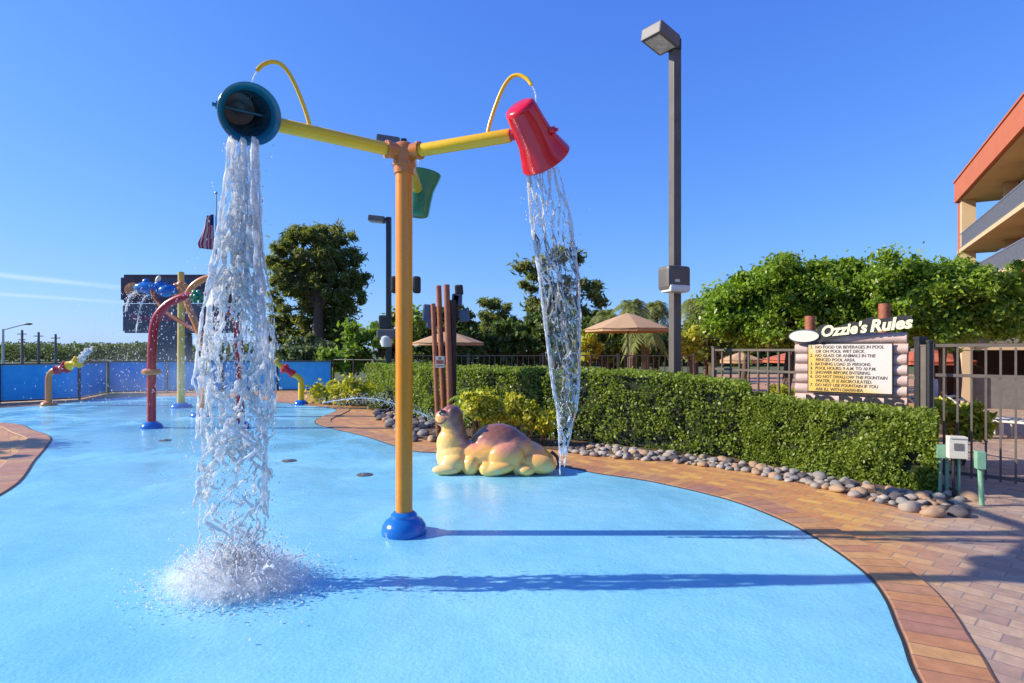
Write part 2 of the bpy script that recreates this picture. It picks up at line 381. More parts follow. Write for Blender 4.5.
def ring(name, a, b, za, zb, mat, lip=0):
    N = len(pool); nrm = []
    for i in range(N):
        t = (pool[(i + 2) % N] - pool[i - 2]).normalized(); nrm.append(Vector((t.y, -t.x, 0)))
    # smooth the normals so that the ring does not fold at tight bends
    for _ in range(3): nrm = [(nrm[i - 1] + nrm[i] + nrm[(i + 1) % N]).normalized() for i in range(N)]
    # where the outline bends tightly round a tip the ring narrows, so that it never folds over itself
    lim = []
    for i in range(N):
        p0, p1, p2 = pool[i - 4], pool[i], pool[(i + 4) % N]; ab, bc, ca = (p1 - p0).length, (p2 - p1).length, (p0 - p2).length
        ar = abs((p1 - p0).cross(p2 - p0).z) / 2; Rr = ab * bc * ca / max(4 * ar, 1e-6)
        inward = (p0 + p2 - p1 * 2).dot(nrm[i]) > 0
        lim.append(min(1.0, .62 * Rr / max(b, .01)) if inward else 1.0)
    for _ in range(2): lim = [min(lim[i - 1], lim[i], lim[(i + 1) % N]) for i in range(N)]
    for _ in range(6): lim = [(lim[i - 1] + lim[i] + lim[(i + 1) % N]) / 3 for i in range(N)]
    vs = []; fs = []; us = []; L = 0; rows = 5 if lip else 2
    for i in range(N + 1):
        p = pool[i % N]; n = nrm[i % N]
        if i: L += (pool[i % N] - pool[(i - 1) % N]).length
        prof = [(a, -.002), (a, lip * .6), (a + .012, lip), (b - .02, lip), (b, .002)] if lip else [(a, za), (b, zb)]
        for d, z in prof:
            q = p + n * (d if d <= a + .013 else a + .013 + (d - a - .013) * lim[i % N]); vs.append((q.x, q.y, z)); us.append((L, d - a))
    for i in range(N):
        for k in range(rows - 1):
            fs.append((i * rows + k, i * rows + k + 1, (i + 1) * rows + k + 1, (i + 1) * rows + k))
    mb = MB().add(vs, fs); o = mb.build(name, mat)
    uv = o.data.uv_layers.new(name='UVMap')
    for l in o.data.loops: uv.data[l.index].uv = us[l.vertex_index]
    bm = bmesh.new(); bm.from_mesh(o.data)
    up = sum(f.normal.z * f.calc_area() for f in bm.faces)
    if up < 0: bmesh.ops.reverse_faces(bm, faces=bm.faces)
    bm.to_mesh(o.data); bm.free()
    return tag(o, kind='structure')
ring('pool_joint', -.012, .012, .004, .004, 'ink')
ring('pool_coping', .012, .37, 0, 0, 'coping', lip=.014)
# planting beds
bed = [(-2.6, 12.6), (-3.3, 14.5), (-4.0, 16.8), (-5.2, 18.6), (-6.8, 20.0), (-8.5, 22.8), (-4, 25), (2, 22), (4, 13), (5.55, 7.9), (5.35, 6.65), (4.55, 5.95), (4.15, 6.15), (3.80, 7.0), (3.35, 7.95), (2.7, 8.5), (1.4, 9.3), (.2, 10.0), (-1.5, 10.6), (-2.2, 11.4)]
sheet('planting_bed', bed[::-1], .005, 'soil')

# ------------------------------------------------------------------ bucket dumper
HUB = Vector((-1.003, 5.286, 3.53))
bd = thing('bucket_dumper', 'tall orange post with three yellow arms and hooked spouts on a blue dome base', 'water play feature', (HUB.x, HUB.y, 0))
MB().lathe([(.078, .1), (.078, 3.40)], Matrix.Translation((HUB.x, HUB.y, 0)), 40).build('post', 'orange', bd, True)
mb = MB()
mb.lathe([(.205, .0), (.21, .03), (.2, .075), (.17, .12), (.13, .145), (.125, .15), (.12, .175), (.095, .2), (.08, .205)], Matrix.Translation((HUB.x, HUB.y, 0)), 40)
mb.build('base_cover', 'blue', bd, True, sharp=30)
mb = MB()
hm = Matrix.Translation(HUB)
mb.lathe([(.079, -.2), (.092, -.195), (.095, -.13), (.105, -.125), (.105, -.09), (.1, -.085), (.104, 0), (.1, .05), (.075, .085), (.03, .1), (.001, .102)], hm, 32)
arms = []
for a in (216.5, 336.3, 93.5):
    d = Vector((math.cos(math.radians(a)), math.sin(math.radians(a)), 0)); arms.append(d)
    mb.tube([HUB + d * .05, HUB + d * .15], .072, 24)
    mb.tube([HUB + d * .15, HUB + d * .18], .08, 24)
mb.build('hub', 'hub_orange', bd, True)
for d in arms:
    sd0 = Vector((-d.y, d.x, 0))
    for k in range(6):
        a = k * PI / 3 + .3; q = HUB + d * .172 + (sd0 * math.cos(a) + Vector((0, 0, 1)) * math.sin(a)) * .069
        MB().tube([q, q + d * .016], .0065, 6).build('bolt', 'steel', bd)
for k in range(6):
    a = k * PI / 3; q = HUB + Vector((math.cos(a) * .1, math.sin(a) * .1, -.11)); MB().tube([q, q + Vector((math.cos(a), math.sin(a), 0)) * .016], .007, 6).build('bolt', 'steel', bd)
for d, AE in zip(arms, (1.12, 1.07, 1.14)):
    ends = [HUB + d * .175, HUB + d * AE, HUB + d * (AE + .015)]
    ar = MB().tube(ends, [.058, .058, .05], 28).build('arm', 'yellow', bd, True)
    MB().tube([HUB + d * (AE + .014), HUB + d * (AE + .05)], .042, 20).tube([HUB + d * (AE + .04), HUB + d * (AE + .12)], .016, 12).build('swivel', 'crimson', ar, True)
    hook = [(.86, .03), (.885, .13), (.93, .25), (.985, .37), (1.04, .455), (1.10, .5), (1.17, .495), (1.235, .45), (1.275, .395)]
    path = smoothpath([HUB + d * r + Vector((0, 0, z)) for r, z in hook], 6)
    MB().tube(path, .0165, 16).build('spout', 'yellow', bd, True)
def bucket(name, label, mat, inner, d, axis, R, L, off, lift=0):
    c = HUB + d * off + Vector((0, 0, lift))
    th = thing(name, label, 'bucket', c)
    z = Vector(axis).normalized()
    Mx = Matrix.Translation(c) @ basis(z, d).to_4x4()
    # local z runs from closed end (-) to mouth (+)
    r0 = R * .60
    outer = [(.001, -L * .52), (r0 * .7, -L * .52), (r0 * .93, -L * .49), (r0, -L * .43), (r0 * 1.07, -L * .2), (r0 * 1.18, L * .1), (R * .86, L * .3), (R * .96, L * .43), (R, L * .49), (R * 1.005, L * .5)]
    inn = [(R * .74, L * .36), (R * .70, L * .24), (r0 * 1.05, L * .08), (r0 * 1.03, L * .0), (r0 * .98, -L * .2), (r0 * .9, -L * .42), (.001, -L * .45)]
    outer += [(R * .985, L * .512), (R * .90, L * .485), (R * .80, L * .42), (R * .74, L * .36)]
    b = MB().lathe(outer, Mx, 48).build('bucket_shell', mat, th, True, sharp=60)
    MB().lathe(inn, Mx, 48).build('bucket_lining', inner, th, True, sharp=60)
    m2 = MB(); p = [c - d * (R * .72), c + d * (R * .72)]
    m2.tube(p, .011, 12); m2.build('pivot_rod', mat, th, True)
    for s in (-1, 1):
        m2 = MB(); q = c + d * s * (R * .66); m2.tube([q, q + d * s * .05], .03, 14); m2.tube([q + d * s * .045, q + d * s * .075], .015, 10)
        m2.build('pivot_bolt', mat, th, True)
    return th
aL, aR, aB = arms
nL = Vector((.60, -.80, 0)); nR = Vector((.403, .915, 0)); nB = Vector((1, .06, 0))
def ax(n, th): return n * math.sin(math.radians(th)) - Vector((0, 0, 1)) * math.cos(math.radians(th))
axL = ax(nL, 66); axR = (ax(nR, 47) + aR * .20).normalized()
bucket('dumping_bucket', 'teal blue dumping bucket with its open mouth turned to the viewer, pouring water', 'teal', 'teal_in_shade', aL, axL, .225, .48, 1.375, .045)
bucket('dumping_bucket', 'glossy red dumping bucket tipped away at the end of the right arm', 'red', 'red', aR, axR, .225, .50, 1.285, -.015)
bucket('dumping_bucket', 'green bucket hanging upright behind the orange post', 'green', 'green', aB, Vector((.12, 0, 1)), .225, .50, 1.42)

# ------------------------------------------------------------------ water
def strands_to_water(name, label, parts, drops, voxel, mat, cat='water'):
    mb = MB()
    for path, rs in parts: mb.tube(path, rs, 6)
    o = mb.build(name, mat)
    md = o.modifiers.new('remesh', 'REMESH'); md.mode = 'VOXEL'; md.voxel_size = voxel; md.use_smooth_shade = True
    dg = bpy.context.evaluated_depsgraph_get(); me = bpy.data.meshes.new_from_object(o.evaluated_get(dg))
    o.modifiers.clear(); o.data = me
    if drops:
        bm = bmesh.new(); bm.from_mesh(me)
        t = bmesh.new(); bmesh.ops.create_icosphere(t, subdivisions=1, radius=1); tm = bpy.data.meshes.new('t'); t.to_mesh(tm); t.free()
        V = np.array([v.co[:] for v in tm.vertices]); Fc = [tuple(p.vertices) for p in tm.polygons]
        n0 = len(bm.verts)
        for c, r, st in drops:
            vs = [bm.verts.new((c[0] + v[0] * r, c[1] + v[1] * r, c[2] + v[2] * r * st)) for v in V]
            for f in Fc: bm.faces.new([vs[i] for i in f])
        bm.to_mesh(me); bm.free()
    me.materials.clear(); me.materials.append(M[mat]); me.shade_smooth()
    return tag(o, label, cat, kind='stuff')
def lerp_tab(tab, z):
    tab = sorted(tab)
    if z <= tab[0][0]: return tab[0][1:]
    for a, b in zip(tab, tab[1:]):
        if z <= b[0]:
            t = (z - a[0]) / (b[0] - a[0]); return tuple(a[k] + (b[k] - a[k]) * t for k in range(1, len(a)))
    return tab[-1][1:]
def zof(py, Y): return EYE + (HY - py) * Y / F
# z, X, Y, half width, half depth
def row(py, x0, x1, Y, hd): return (zof(py, Y), ((x0 + x1) / 2 - HX) * Y / F, Y, (x1 - x0) / 2 * Y / F, hd)
LT = [row(136, 232, 256, 4.26, .05), row(180, 229, 256, 4.24, .07), row(225, 224, 258, 4.22, .08), row(250, 221, 260, 4.21, .09), row(285, 214, 265, 4.2, .11), row(330, 208, 269, 4.18, .13), row(380, 203, 270, 4.16, .14),
      row(430, 201, 268, 4.15, .14), row(480, 200, 264, 4.14, .13), row(530, 200, 262, 4.13, .13), row(575, 205, 256, 4.12, .14), row(596, 202, 258, 4.12, .14)]
def strand(tab, z0, z1, u0, v0, r0, wob, drift=0.0, step=.035, seed=0):
    path = []; rs = []; z = z0; u, v = u0, v0; k = 0; rr = random.Random(seed); ph = rr.uniform(0, 9); du = 0; n = 0
    while z > z1:
        X, Y, hw, hd = lerp_tab(tab, z)
        du += rr.gauss(0, wob); du *= .8; u += du + drift * .02; v += rr.gauss(0, wob)
        u = max(-1.03, min(1.03, u)); v = max(-1, min(1, v))
        path.append((X + u * hw, Y + v * hd, z)); rs.append(r0 * (.45 + .75 * abs(math.sin(ph + n * (.33 + .2 * rr.random())))))
        z -= step * rr.uniform(.7, 1.2); n += 1
    if len(path) < 3: return None
    rs[0] *= .3; rs[-1] *= .3
    return path, rs
parts = []
zt, zb = LT[0][0], LT[-1][0]
for i in range(46):        # long ropes from the lip
    s = strand(LT, zt - .01, rnd.uniform(.9, 2.2), rnd.choice([-.9, -.1, .05, .85, .95, -.95, rnd.uniform(-1, 1)]) + rnd.gauss(0, .08), rnd.uniform(-1, 1), rnd.uniform(.005, .012), .025, seed=i); parts.append(s)
for i in range(115):       # tangled middle
    z0 = rnd.uniform(1.0, 2.75); s = strand(LT, z0, z0 - rnd.uniform(.1, .5), rnd.uniform(-1, 1), rnd.uniform(-1, 1), rnd.uniform(.005, .017), .055, step=.022, seed=900 + i); parts.append(s)
for i in range(26):        # side edges
    sd = rnd.choice((-1, 1)); z0 = rnd.uniform(.8, 3.1); parts.append(strand(LT, z0, z0 - rnd.uniform(.3, .9), sd * .99, rnd.uniform(-.4, .4), rnd.uniform(.006, .012), .018, seed=300 + i))
for i in range(95):       # broken lower part
    z0 = rnd.uniform(.05, 1.25); parts.append(strand(LT, z0, max(.0, z0 - rnd.uniform(.06, .38)), rnd.uniform(-1, 1), rnd.uniform(-1, 1), rnd.uniform(.005, .014), .06, step=.02, seed=700 + i))
for i in range(34):       # looping curls
    z0 = rnd.uniform(.55, 2.0); X, Y, hw, hd = lerp_tab(LT, z0); R = rnd.uniform(.02, .08); cx = X + rnd.uniform(-.85, .85) * hw; cy = Y + rnd.uniform(-1, 1) * hd
    a0 = rnd.uniform(0, 6); n = rnd.randint(7, 15); tl = rnd.uniform(-.5, .5); sq = rnd.uniform(.6, 1.6)
    parts.append(([(cx + R * math.cos(a0 + k * .42), cy + tl * R * math.sin(a0 + k * .4), z0 + sq * R * math.sin(a0 + k * .42)) for k in range(n)], [rnd.uniform(.004, .009) for k in range(n)]))
parts = [p for p in parts if p]
drops = []
for i in range(3000):
    z = 3.2 * rnd.random() ** 1.4 + .05; X, Y, hw, hd = lerp_tab(LT, z)
    sp = 1.0 if rnd.random() < .7 else 1.5
    drops.append(((X + rnd.gauss(0, .6) * hw * sp, Y + rnd.gauss(0, .8) * hd, z), rnd.uniform(.0018, .006) * (1 if sp == 1 else .7), rnd.uniform(1, 2.6)))
strands_to_water('falling_water', 'tangled column of clear water pouring from the teal bucket onto the blue floor', parts, drops, .0095, 'water')
# splash at its foot
SPX, SPY = -2.0, 4.12
parts = []; drops = []
for i in range(130):
    a = rnd.uniform(0, 2 * PI); r0 = rnd.uniform(.02, .3); v = rnd.uniform(.15, .50); h = rnd.uniform(.03, .26) * (1.2 - r0); n = 7; path = []
    for k in range(n):
        t = k / (n - 1); rr = r0 + v * t * .8
        path.append((SPX + rr * math.cos(a), SPY + rr * math.sin(a) * .8, max(.004, h * 4 * t * (1 - t * .8) * .9)))
    parts.append((path, [rnd.uniform(.004, .012) * (1 - .6 * k / n) for k in range(n)]))
for i in range(60):
    a = rnd.uniform(0, 2 * PI); r0 = rnd.uniform(0, .3); c = (SPX + r0 * math.cos(a), SPY + r0 * math.sin(a) * .8)
    n = 5; lean = (rnd.gauss(0, .05), rnd.gauss(0, .05)); h = rnd.uniform(.05, .26)
    parts.append(([(c[0] + lean[0] * k / n, c[1] + lean[1] * k / n, .003 + h * k / n) for k in range(n)], [.013 * (1 - .6 * k / n) for k in range(n)]))
for i in range(10000):
    a = rnd.uniform(0, 2 * PI); r = abs(rnd.gauss(0, .27)) + .02; h = (abs(rnd.gauss(0, .085)) + .30 * rnd.random() ** 5) * max(.10, 1.3 - r * 1.5)
    drops.append(((SPX + r * math.cos(a), SPY + r * math.sin(a) * .85, .004 + h), rnd.choice((.0018, .0025, .0035, .0045, .007)), rnd.uniform(.8, 1.8)))
strands_to_water('water_splash', 'white splash bursting where the left water column hits the floor', parts, drops, .008, 'foam')
def mistmat(name, dens, zoff, scale, rad):
    m = bpy.data.materials.new(name); m.use_nodes = True; nt = m.node_tree; nt.nodes.clear()
    out = nt.nodes.new('ShaderNodeOutputMaterial'); v = nt.nodes.new('ShaderNodeVolumePrincipled'); v.inputs['Color'].default_value = (1, 1, 1, 1); v.inputs['Anisotropy'].default_value = .1
    tc = nt.nodes.new('ShaderNodeTexCoord'); n = noise_n(nt, scale, 4, .6, tc.outputs['Object'])
    ln = nt.nodes.new('ShaderNodeVectorMath'); ln.operation = 'DIVIDE'; ln.inputs[1].default_value = rad; nt.links.new(tc.outputs['Object'], ln.inputs[0])
    le = nt.nodes.new('ShaderNodeVectorMath'); le.operation = 'LENGTH'; nt.links.new(ln.outputs[0], le.inputs[0])
    fo = nt.nodes.new('ShaderNodeMapRange'); fo.interpolation_type = 'SMOOTHSTEP'; fo.inputs['From Min'].default_value = 1; fo.inputs['From Max'].default_value = .15; nt.links.new(le.outputs['Value'], fo.inputs[0])
    th = nt.nodes.new('ShaderNodeMapRange'); th.inputs['From Min'].default_value = .38; th.inputs['From Max'].default_value = .7; nt.links.new(n.outputs[0], th.inputs[0])
    mu = nt.nodes.new('ShaderNodeMath'); mu.operation = 'MULTIPLY'; nt.links.new(fo.outputs[0], mu.inputs[0]); nt.links.new(th.outputs[0], mu.inputs[1])
    m2 = nt.nodes.new('ShaderNodeMath'); m2.operation = 'MULTIPLY'; m2.inputs[1].default_value = dens; nt.links.new(mu.outputs[0], m2.inputs[0]); nt.links.new(m2.outputs[0], v.inputs['Density'])
    nt.links.new(v.outputs[0], out.inputs['Volume']); return m
def mist(label, c, r, dens, scale):
    M['mist'] = mistmat('spray_mist', dens, 0, scale, r)
    bm = bmesh.new(); bmesh.ops.create_icosphere(bm, subdivisions=4, radius=1)
    for v in bm.verts: v.co = Vector((v.co.x * r[0], v.co.y * r[1], v.co.z * r[2])); v.co.z = max(v.co.z, -c[2] + .012)
    o = MB().bm(bm).build('spray_mist', 'mist', None, True, sharp=180); o.location = c
    return tag(o, label, 'mist', kind='stuff')
mist('white mist thrown up where the left water column lands', (SPX, SPY, .04), (.64, .5, .24), 23, 12)
mist('thin veil of spray hanging around the crimson arch', (-8.0, 13.2, .7), (2.6, 2.4, 1.7), .12, 1.2)
# red bucket water, still in the air
RT = [row(158, 530, 556, 4.95, .03), row(175, 528, 560, 4.97, .05), row(220, 531, 571, 5.0, .08), row(280, 540, 579, 5.05, .09), row(340, 547, 580, 5.1, .09), row(390, 553, 579, 5.13, .07), row(410, 557, 577, 5.15, .05), row(425, 558, 572, 5.16, .04), row(458, 560, 566, 5.17, .015)]
parts = []; drops = []
ztr, zbr = RT[0][0], RT[-1][0]
for i in range(18):
    parts.append(strand(RT, ztr + .02, rnd.uniform(1.0, 2.4), rnd.uniform(-1, 1), rnd.uniform(-1, 1), rnd.uniform(.0045, .010), .035, seed=5000 + i))
for i in range(16):
    sd = (-1, 1)[i % 2]; parts.append(strand(RT, ztr - rnd.uniform(.0, 1.0), zbr + rnd.uniform(.05, .5), sd * .99, 0, rnd.uniform(.005, .009), .008, seed=5200 + i))
for i in range(90):
    z0 = rnd.uniform(1.3, 3.1); parts.append(strand(RT, z0, z0 - rnd.uniform(.08, .35), rnd.uniform(-1, 1), rnd.uniform(-1, 1), rnd.uniform(.003, .008), .09, step=.022, seed=5400 + i))
for i in range(34):
    z0 = rnd.uniform(zbr + .05, zbr + .55); parts.append(strand(RT, z0, z0 - rnd.uniform(.06, .3), rnd.uniform(-1, 1), rnd.uniform(-1, 1), rnd.uniform(.004, .009), .12, step=.02, seed=5700 + i))
parts = [p for p in parts if p]
for i in range(650):
    z = rnd.uniform(zbr - .05, ztr); X, Y, hw, hd = lerp_tab(RT, z)
    drops.append(((X + rnd.gauss(0, .75) * hw, Y + rnd.gauss(0, .9) * hd, z), rnd.uniform(.0016, .005), rnd.uniform(1, 2.4)))
strands_to_water('falling_water', 'narrow tapering sheet of water falling from the red bucket, still in the air', parts, drops, .0075, 'water')
# a thin sheet inside the red bucket's water
vs = []; fs = []; nU, nZ = 14, 90
for j in range(nZ):
    z = 2.75 - (2.75 - (zbr + .28)) * j / (nZ - 1); X, Y, hw, hd = lerp_tab(RT, z)
    for s in (0, 1):
        for i in range(nU):
            u = -1 + 2 * i / (nU - 1); q = noise.noise(Vector((u * 1.6, z * 5, 3)))
            vs.append((X + u * hw * .97, Y + q * .05 + (s - .5) * (.006 + .008 * abs(noise.noise(Vector((u * 3, z * 9, 8))))), z))
W2 = 2 * nU
for j in range(nZ - 1):
    for i in range(nU - 1):
        a = j * W2 + i; fs.append((a, a + 1, a + W2 + 1, a + W2)); a += nU; fs.append((a + W2, a + W2 + 1, a + 1, a))
    for i in (0, nU - 1):
        a = j * W2 + i; fs.append((a, a + W2, a + W2 + nU, a + nU) if i == 0 else (a, a + nU, a + W2 + nU, a + W2))
fs2 = [tuple(f) for f in fs]
M['clear'] = watermat('clear_water', 0.03, 0)
tag(MB().add(vs, fs2).build('water_sheet', 'clear', None, True, sharp=180), 'clear rippled film of water inside the stream below the red bucket', 'water', kind='stuff')
# small streams: from the three spout tips and from the distant toys; loose droplets in the air around them
def stream(name, label, pts, r, dr=60, spread=.02, mat='foam'):
    path = smoothpath(pts, 8); n = len(path)
    mb = MB(); mb.tube(path, [r * (.5 + .8 * rnd.random()) for _ in path], 7)
    for i in range(dr):
        k = rnd.randrange(n); c = path[k] + Vector((rnd.gauss(0, spread), rnd.gauss(0, spread), rnd.gauss(0, spread)))
        mb.ell(c, (r * rnd.uniform(.3, .8),) * 3, None, 1)
    return tag(mb.build(name, mat, None, True, sharp=180), label, 'water', kind='stuff')
for d, nm in ((aL, 'thread of water dropping from the left hooked spout into the teal bucket'), (aR, 'thread of water dropping from the right hooked spout onto the red bucket'), (aB, 'thread of water dropping from the rear hooked spout into the green bucket')):
    t = HUB + d * 1.278 + Vector((0, 0, .385))
    stream('spout_water', nm, [t, t + d * .03 + Vector((0, 0, -.07)), t + d * .045 + Vector((0, 0, -.22))], .0045, 14, .012, 'water')

# ------------------------------------------------------------------ floor nozzles
for px, py, lab in ((289, 461, 'round steel floor nozzle left of the two in front of the coping tip'), (364.5, 475, 'round steel floor nozzle nearest the orange post'), (165, 440.5, 'round floor nozzle left of the falling water column')):
    X, Y = gp(px, py); th = thing('floor_nozzle', lab, 'floor nozzle', (X, Y, 0))
    MB().lathe([(.108, .001), (.108, .008), (.1, .012), (.05, .013), (.001, .013)], Matrix.Translation((X, Y, 0)), 28).build('cover_plate', 'bronze', th, True)
    MB().lathe([(.04, .012), (.04, .022), (.02, .026), (.001, .026)], Matrix.Translation((X, Y, 0)), 20).build('jet', 'steel', th, True)

# ------------------------------------------------------------------ camel
def camel():
    B = Vector((-.21, 8.0, 0))
    th = thing('camel_sculpture', 'glossy painted camel sculpture lying on the blue floor with a smiling upturned face', 'sculpture', B)
    mb = MB(); E = lambda x, y, z, a, b, c, ry=0, rz=0: mb.ell(B + Vector((x, y, z)), (a, b, c), Matrix.Rotation(rz, 3, 'Z') @ Matrix.Rotation(ry, 3, 'Y'), 3)
    E(-.02, 0, .24, .62, .30, .25)                       # belly
    E(.02, .0, .36, .40, .26, .31)                       # hump
    E(.20, .0, .30, .36, .27, .28, .35)
    E(.48, .02, .20, .32, .25, .21, .45)                 # rump falling to the back
    E(-.56, 0, .22, .30, .24, .24)                       # chest
    E(-.62, 0, .38, .235, .19, .27)                      # neck root
    E(-.61, 0, .58, .175, .155, .24, -.12)               # neck
    E(-.64, 0, .76, .165, .155, .17)                     # head
    E(-.73, -.02, .74, .145, .135, .125, .25)            # muzzle
    E(-.63, -.135, .87, .03, .03, .03); E(-.62, .135, .87, .03, .03, .03)
    for s in (-1, 1):
        E(-.60, s * .20, .13, .20, .12, .14, -.3)             # folded front leg
        E(-.68, s * .26, .07, .20, .09, .075)
        E(-.35, s * .22, .12, .12, .11, .15, .3)
        E(.13, s * .25, .24, .25, .12, .19, -.15)        # hind thigh
        E(.02, s * .31, .095, .25, .10, .095, -.2)        # hind shank forward
        E(-.13, s * .29, .085, .11, .095, .09)
        E(.27, s * .25, .13, .08, .08, .16, -.25)
        E(.58, s * .24, .14, .24, .12, .135, .15)        # trailing foot
        E(.40, s * .31, .075, .13, .085, .08)
    mb.box(B + Vector((0, 0, .05)), (1.25, .34, .1))
    # keep the flat foot
    o = mb.build('camel_body', 'camel', None, True)
    md = o.modifiers.new('r', 'REMESH'); md.mode = 'VOXEL'; md.voxel_size = .011; md.use_smooth_shade = True
    sm = o.modifiers.new('s', 'SMOOTH'); sm.factor = .6; sm.iterations = 4
    dg = bpy.context.evaluated_depsgraph_get(); me = bpy.data.meshes.new_from_object(o.evaluated_get(dg)); o.modifiers.clear(); o.data = me
    for v in me.vertices: v.co = v.co - B; v.co.z = max(v.co.z, .0)
    me.materials.clear(); me.materials.append(M['camel']); me.shade_smooth()
    o.parent = th
    # face: eyelids, eyes, mouth, nostril
    for s in (-1, 1):
        e = MB().ell(B + Vector((-.765, s * .095 - .01, .825)), (.038, .034, .03), None, 3).build('eye', 'white', th, True)
        MB().ell(B + Vector((-.785, s * .118 - .01, .822)), (.018, .014, .019), None, 2).build('pupil', 'ink', e, True)
        MB().ell(B + Vector((-.755, s * .094 - .01, .845)), (.048, .044, .026), None, 3).build('eyelid', 'camel_dark', th, True)
    mo = smoothpath([B + Vector(p) for p in ((-.70, -.150, .745), (-.735, -.150, .70), (-.78, -.138, .682), (-.825, -.115, .688), (-.855, -.07, .70), (-.866, -.02, .705), (-.85, .04, .70))], 6)
    MB().tube(mo, .0075, 8).build('mouth', 'camel_dark', th, True)
    for yy in (-.055, .02): MB().ell(B + Vector((-.866, yy, .775)), (.012, .01, .008)).build('nostril', 'ink', th, True)
    MB().tube([B + Vector((-.86, -.02, .738)), B + Vector((-.9, -.02, .748))], .012, 12).build('mouth_jet', 'steel', th, True)
    tl = smoothpath([B + Vector(p) for p in ((.76, 0, .27), (.84, -.03, .2), (.86, -.08, .1), (.80, -.13, .05))], 6)
    MB().tube(tl, [.025] * 12 + [.02] * 7, 10).build('tail', 'camel_dark', th, True)
def camel_mat():
    m, nt, p, out = nmat('camel_paint')
    tc = nt.nodes.new('ShaderNodeTexCoord'); n = noise_n(nt, 3.2, 3, .5, tc.outputs['Object'], .6)
    sx = nt.nodes.new('ShaderNodeSeparateXYZ'); nt.links.new(tc.outputs['Object'], sx.inputs[0])
    a = nt.nodes.new('ShaderNodeMath'); a.operation = 'MULTIPLY_ADD'; a.inputs[1].default_value = .34
    nt.links.new(n.outputs[0], a.inputs[0]); nt.links.new(sx.outputs[2], a.inputs[2])
    # the paint rises on the neck: subtract a bit for the head end
    hx = nt.nodes.new('ShaderNodeMapRange'); hx.inputs['From Min'].default_value = -.46; hx.inputs['From Max'].default_value = -.72; hx.inputs['To Max'].default_value = .44
    nt.links.new(sx.outputs[0], hx.inputs[0])
    s2 = nt.nodes.new('ShaderNodeMath'); s2.operation = 'SUBTRACT'; nt.links.new(a.outputs[0], s2.inputs[0]); nt.links.new(hx.outputs[0], s2.inputs[1])
    r = ramp(nt, [(0.0, (.92, .58, .20)), (.25, (.94, .56, .15)), (.44, (.94, .44, .09)), (.52, (.82, .34, .12)), (.58, (.62, .24, .15)), (.64, (.34, .13, .08)), (.80, (.22, .085, .05))])
    nt.links.new(s2.outputs[0], r.inputs[0])
    w = noise_n(nt, 2.4, 3, .5, tc.outputs['Object'], 1.2); rw = ramp(nt, [(.60, (0, 0, 0)), (.66, (1, 1, 1))]); nt.links.new(w.outputs[0], rw.inputs[0])
    lowm = nt.nodes.new('ShaderNodeMapRange'); lowm.inputs['From Min'].default_value = .17; lowm.inputs['From Max'].default_value = .08; nt.links.new(sx.outputs[2], lowm.inputs[0])
    mu = nt.nodes.new('ShaderNodeMath'); mu.operation = 'MULTIPLY'; nt.links.new(rw.outputs[0], mu.inputs[0]); nt.links.new(lowm.outputs[0], mu.inputs[1])
    mx = nt.nodes.new('ShaderNodeMix'); mx.data_type = 'RGBA'; nt.links.new(mu.outputs[0], mx.inputs[0]); nt.links.new(r.outputs[0], mx.inputs[6]); mx.inputs[7].default_value = (.42, .66, .42, 1)
    nt.links.new(mx.outputs[2], p.inputs['Base Color'])
    p.inputs['Roughness'].default_value = .25; p.inputs['Coat Weight'].default_value = .6; p.inputs['Coat Roughness'].default_value = .06
    return m
M['camel'] = camel_mat(); M['camel_dark'] = gloss('camel_brown', (.07, .025, .02))
camel()
stream('camel_spray', 'fan of water spurting up and left from the camel mouth', [(-1.13, 7.98, .75), (-1.6, 8.0, .93), (-2.1, 8.05, 1.02), (-2.7, 8.1, .95)], .008, 700, .05, 'water')

# ------------------------------------------------------------------ far toys
def base_dome(mb, X, Y, r): mb.lathe([(r, 0), (r, .03), (r * .85, .09), (r * .5, .14), (r * .3, .15)], Matrix.Translation((X, Y, 0)), 24)
X, Y = gp(151, 428)
ra = thing('water_arch', 'crimson tube arch with an orange ring and green flower nozzle', 'water play feature', (X, Y, 0))
yh = lambda py: zof(py, Y)
xc = lambda px: (px - HX) * Y / F
pth = smoothpath([(xc(151.5), Y, .05), (xc(151.5), Y, .9), (xc(152), Y, yh(350)), (xc(155), Y, yh(322)), (xc(166), Y, yh(306)), (xc(182), Y, yh(297.5)), (xc(197), Y, yh(296)), (xc(212), Y, yh(297.5)), (xc(226), Y, yh(306)), (xc(236), Y, yh(322)), (xc(239), Y, yh(350)), (xc(240), Y, .9), (xc(240), Y, .05)], 8)
MB().tube(pth, .088, 20).build('arch_tube', 'crimson', ra, True)
for px in (151.5, 240):
    mb = MB(); base_dome(mb, xc(px), Y, .22); mb.build('base_cover', 'blue', ra, True)
MB().lathe([(.08, -.06), (.15, -.06), (.19, -.02), (.19, .03), (.15, .07), (.08, .07)], Matrix.Translation((xc(151.5), Y, yh(372))), 24).build('ring', 'tan_orange', ra, True)
gc = Vector((xc(200), Y - .07, yh(297)))
mb = MB()
for k in range(6):
    a = k * PI / 3; mb.ell(gc + Vector((math.cos(a) * .09, -.05, math.sin(a) * .09)), (.075, .05, .075), None, 2)
mb.ell(gc + Vector((0, -.09, 0)), (.06, .06, .06), None, 2); mb.build('flower_nozzle', 'green', ra, True)
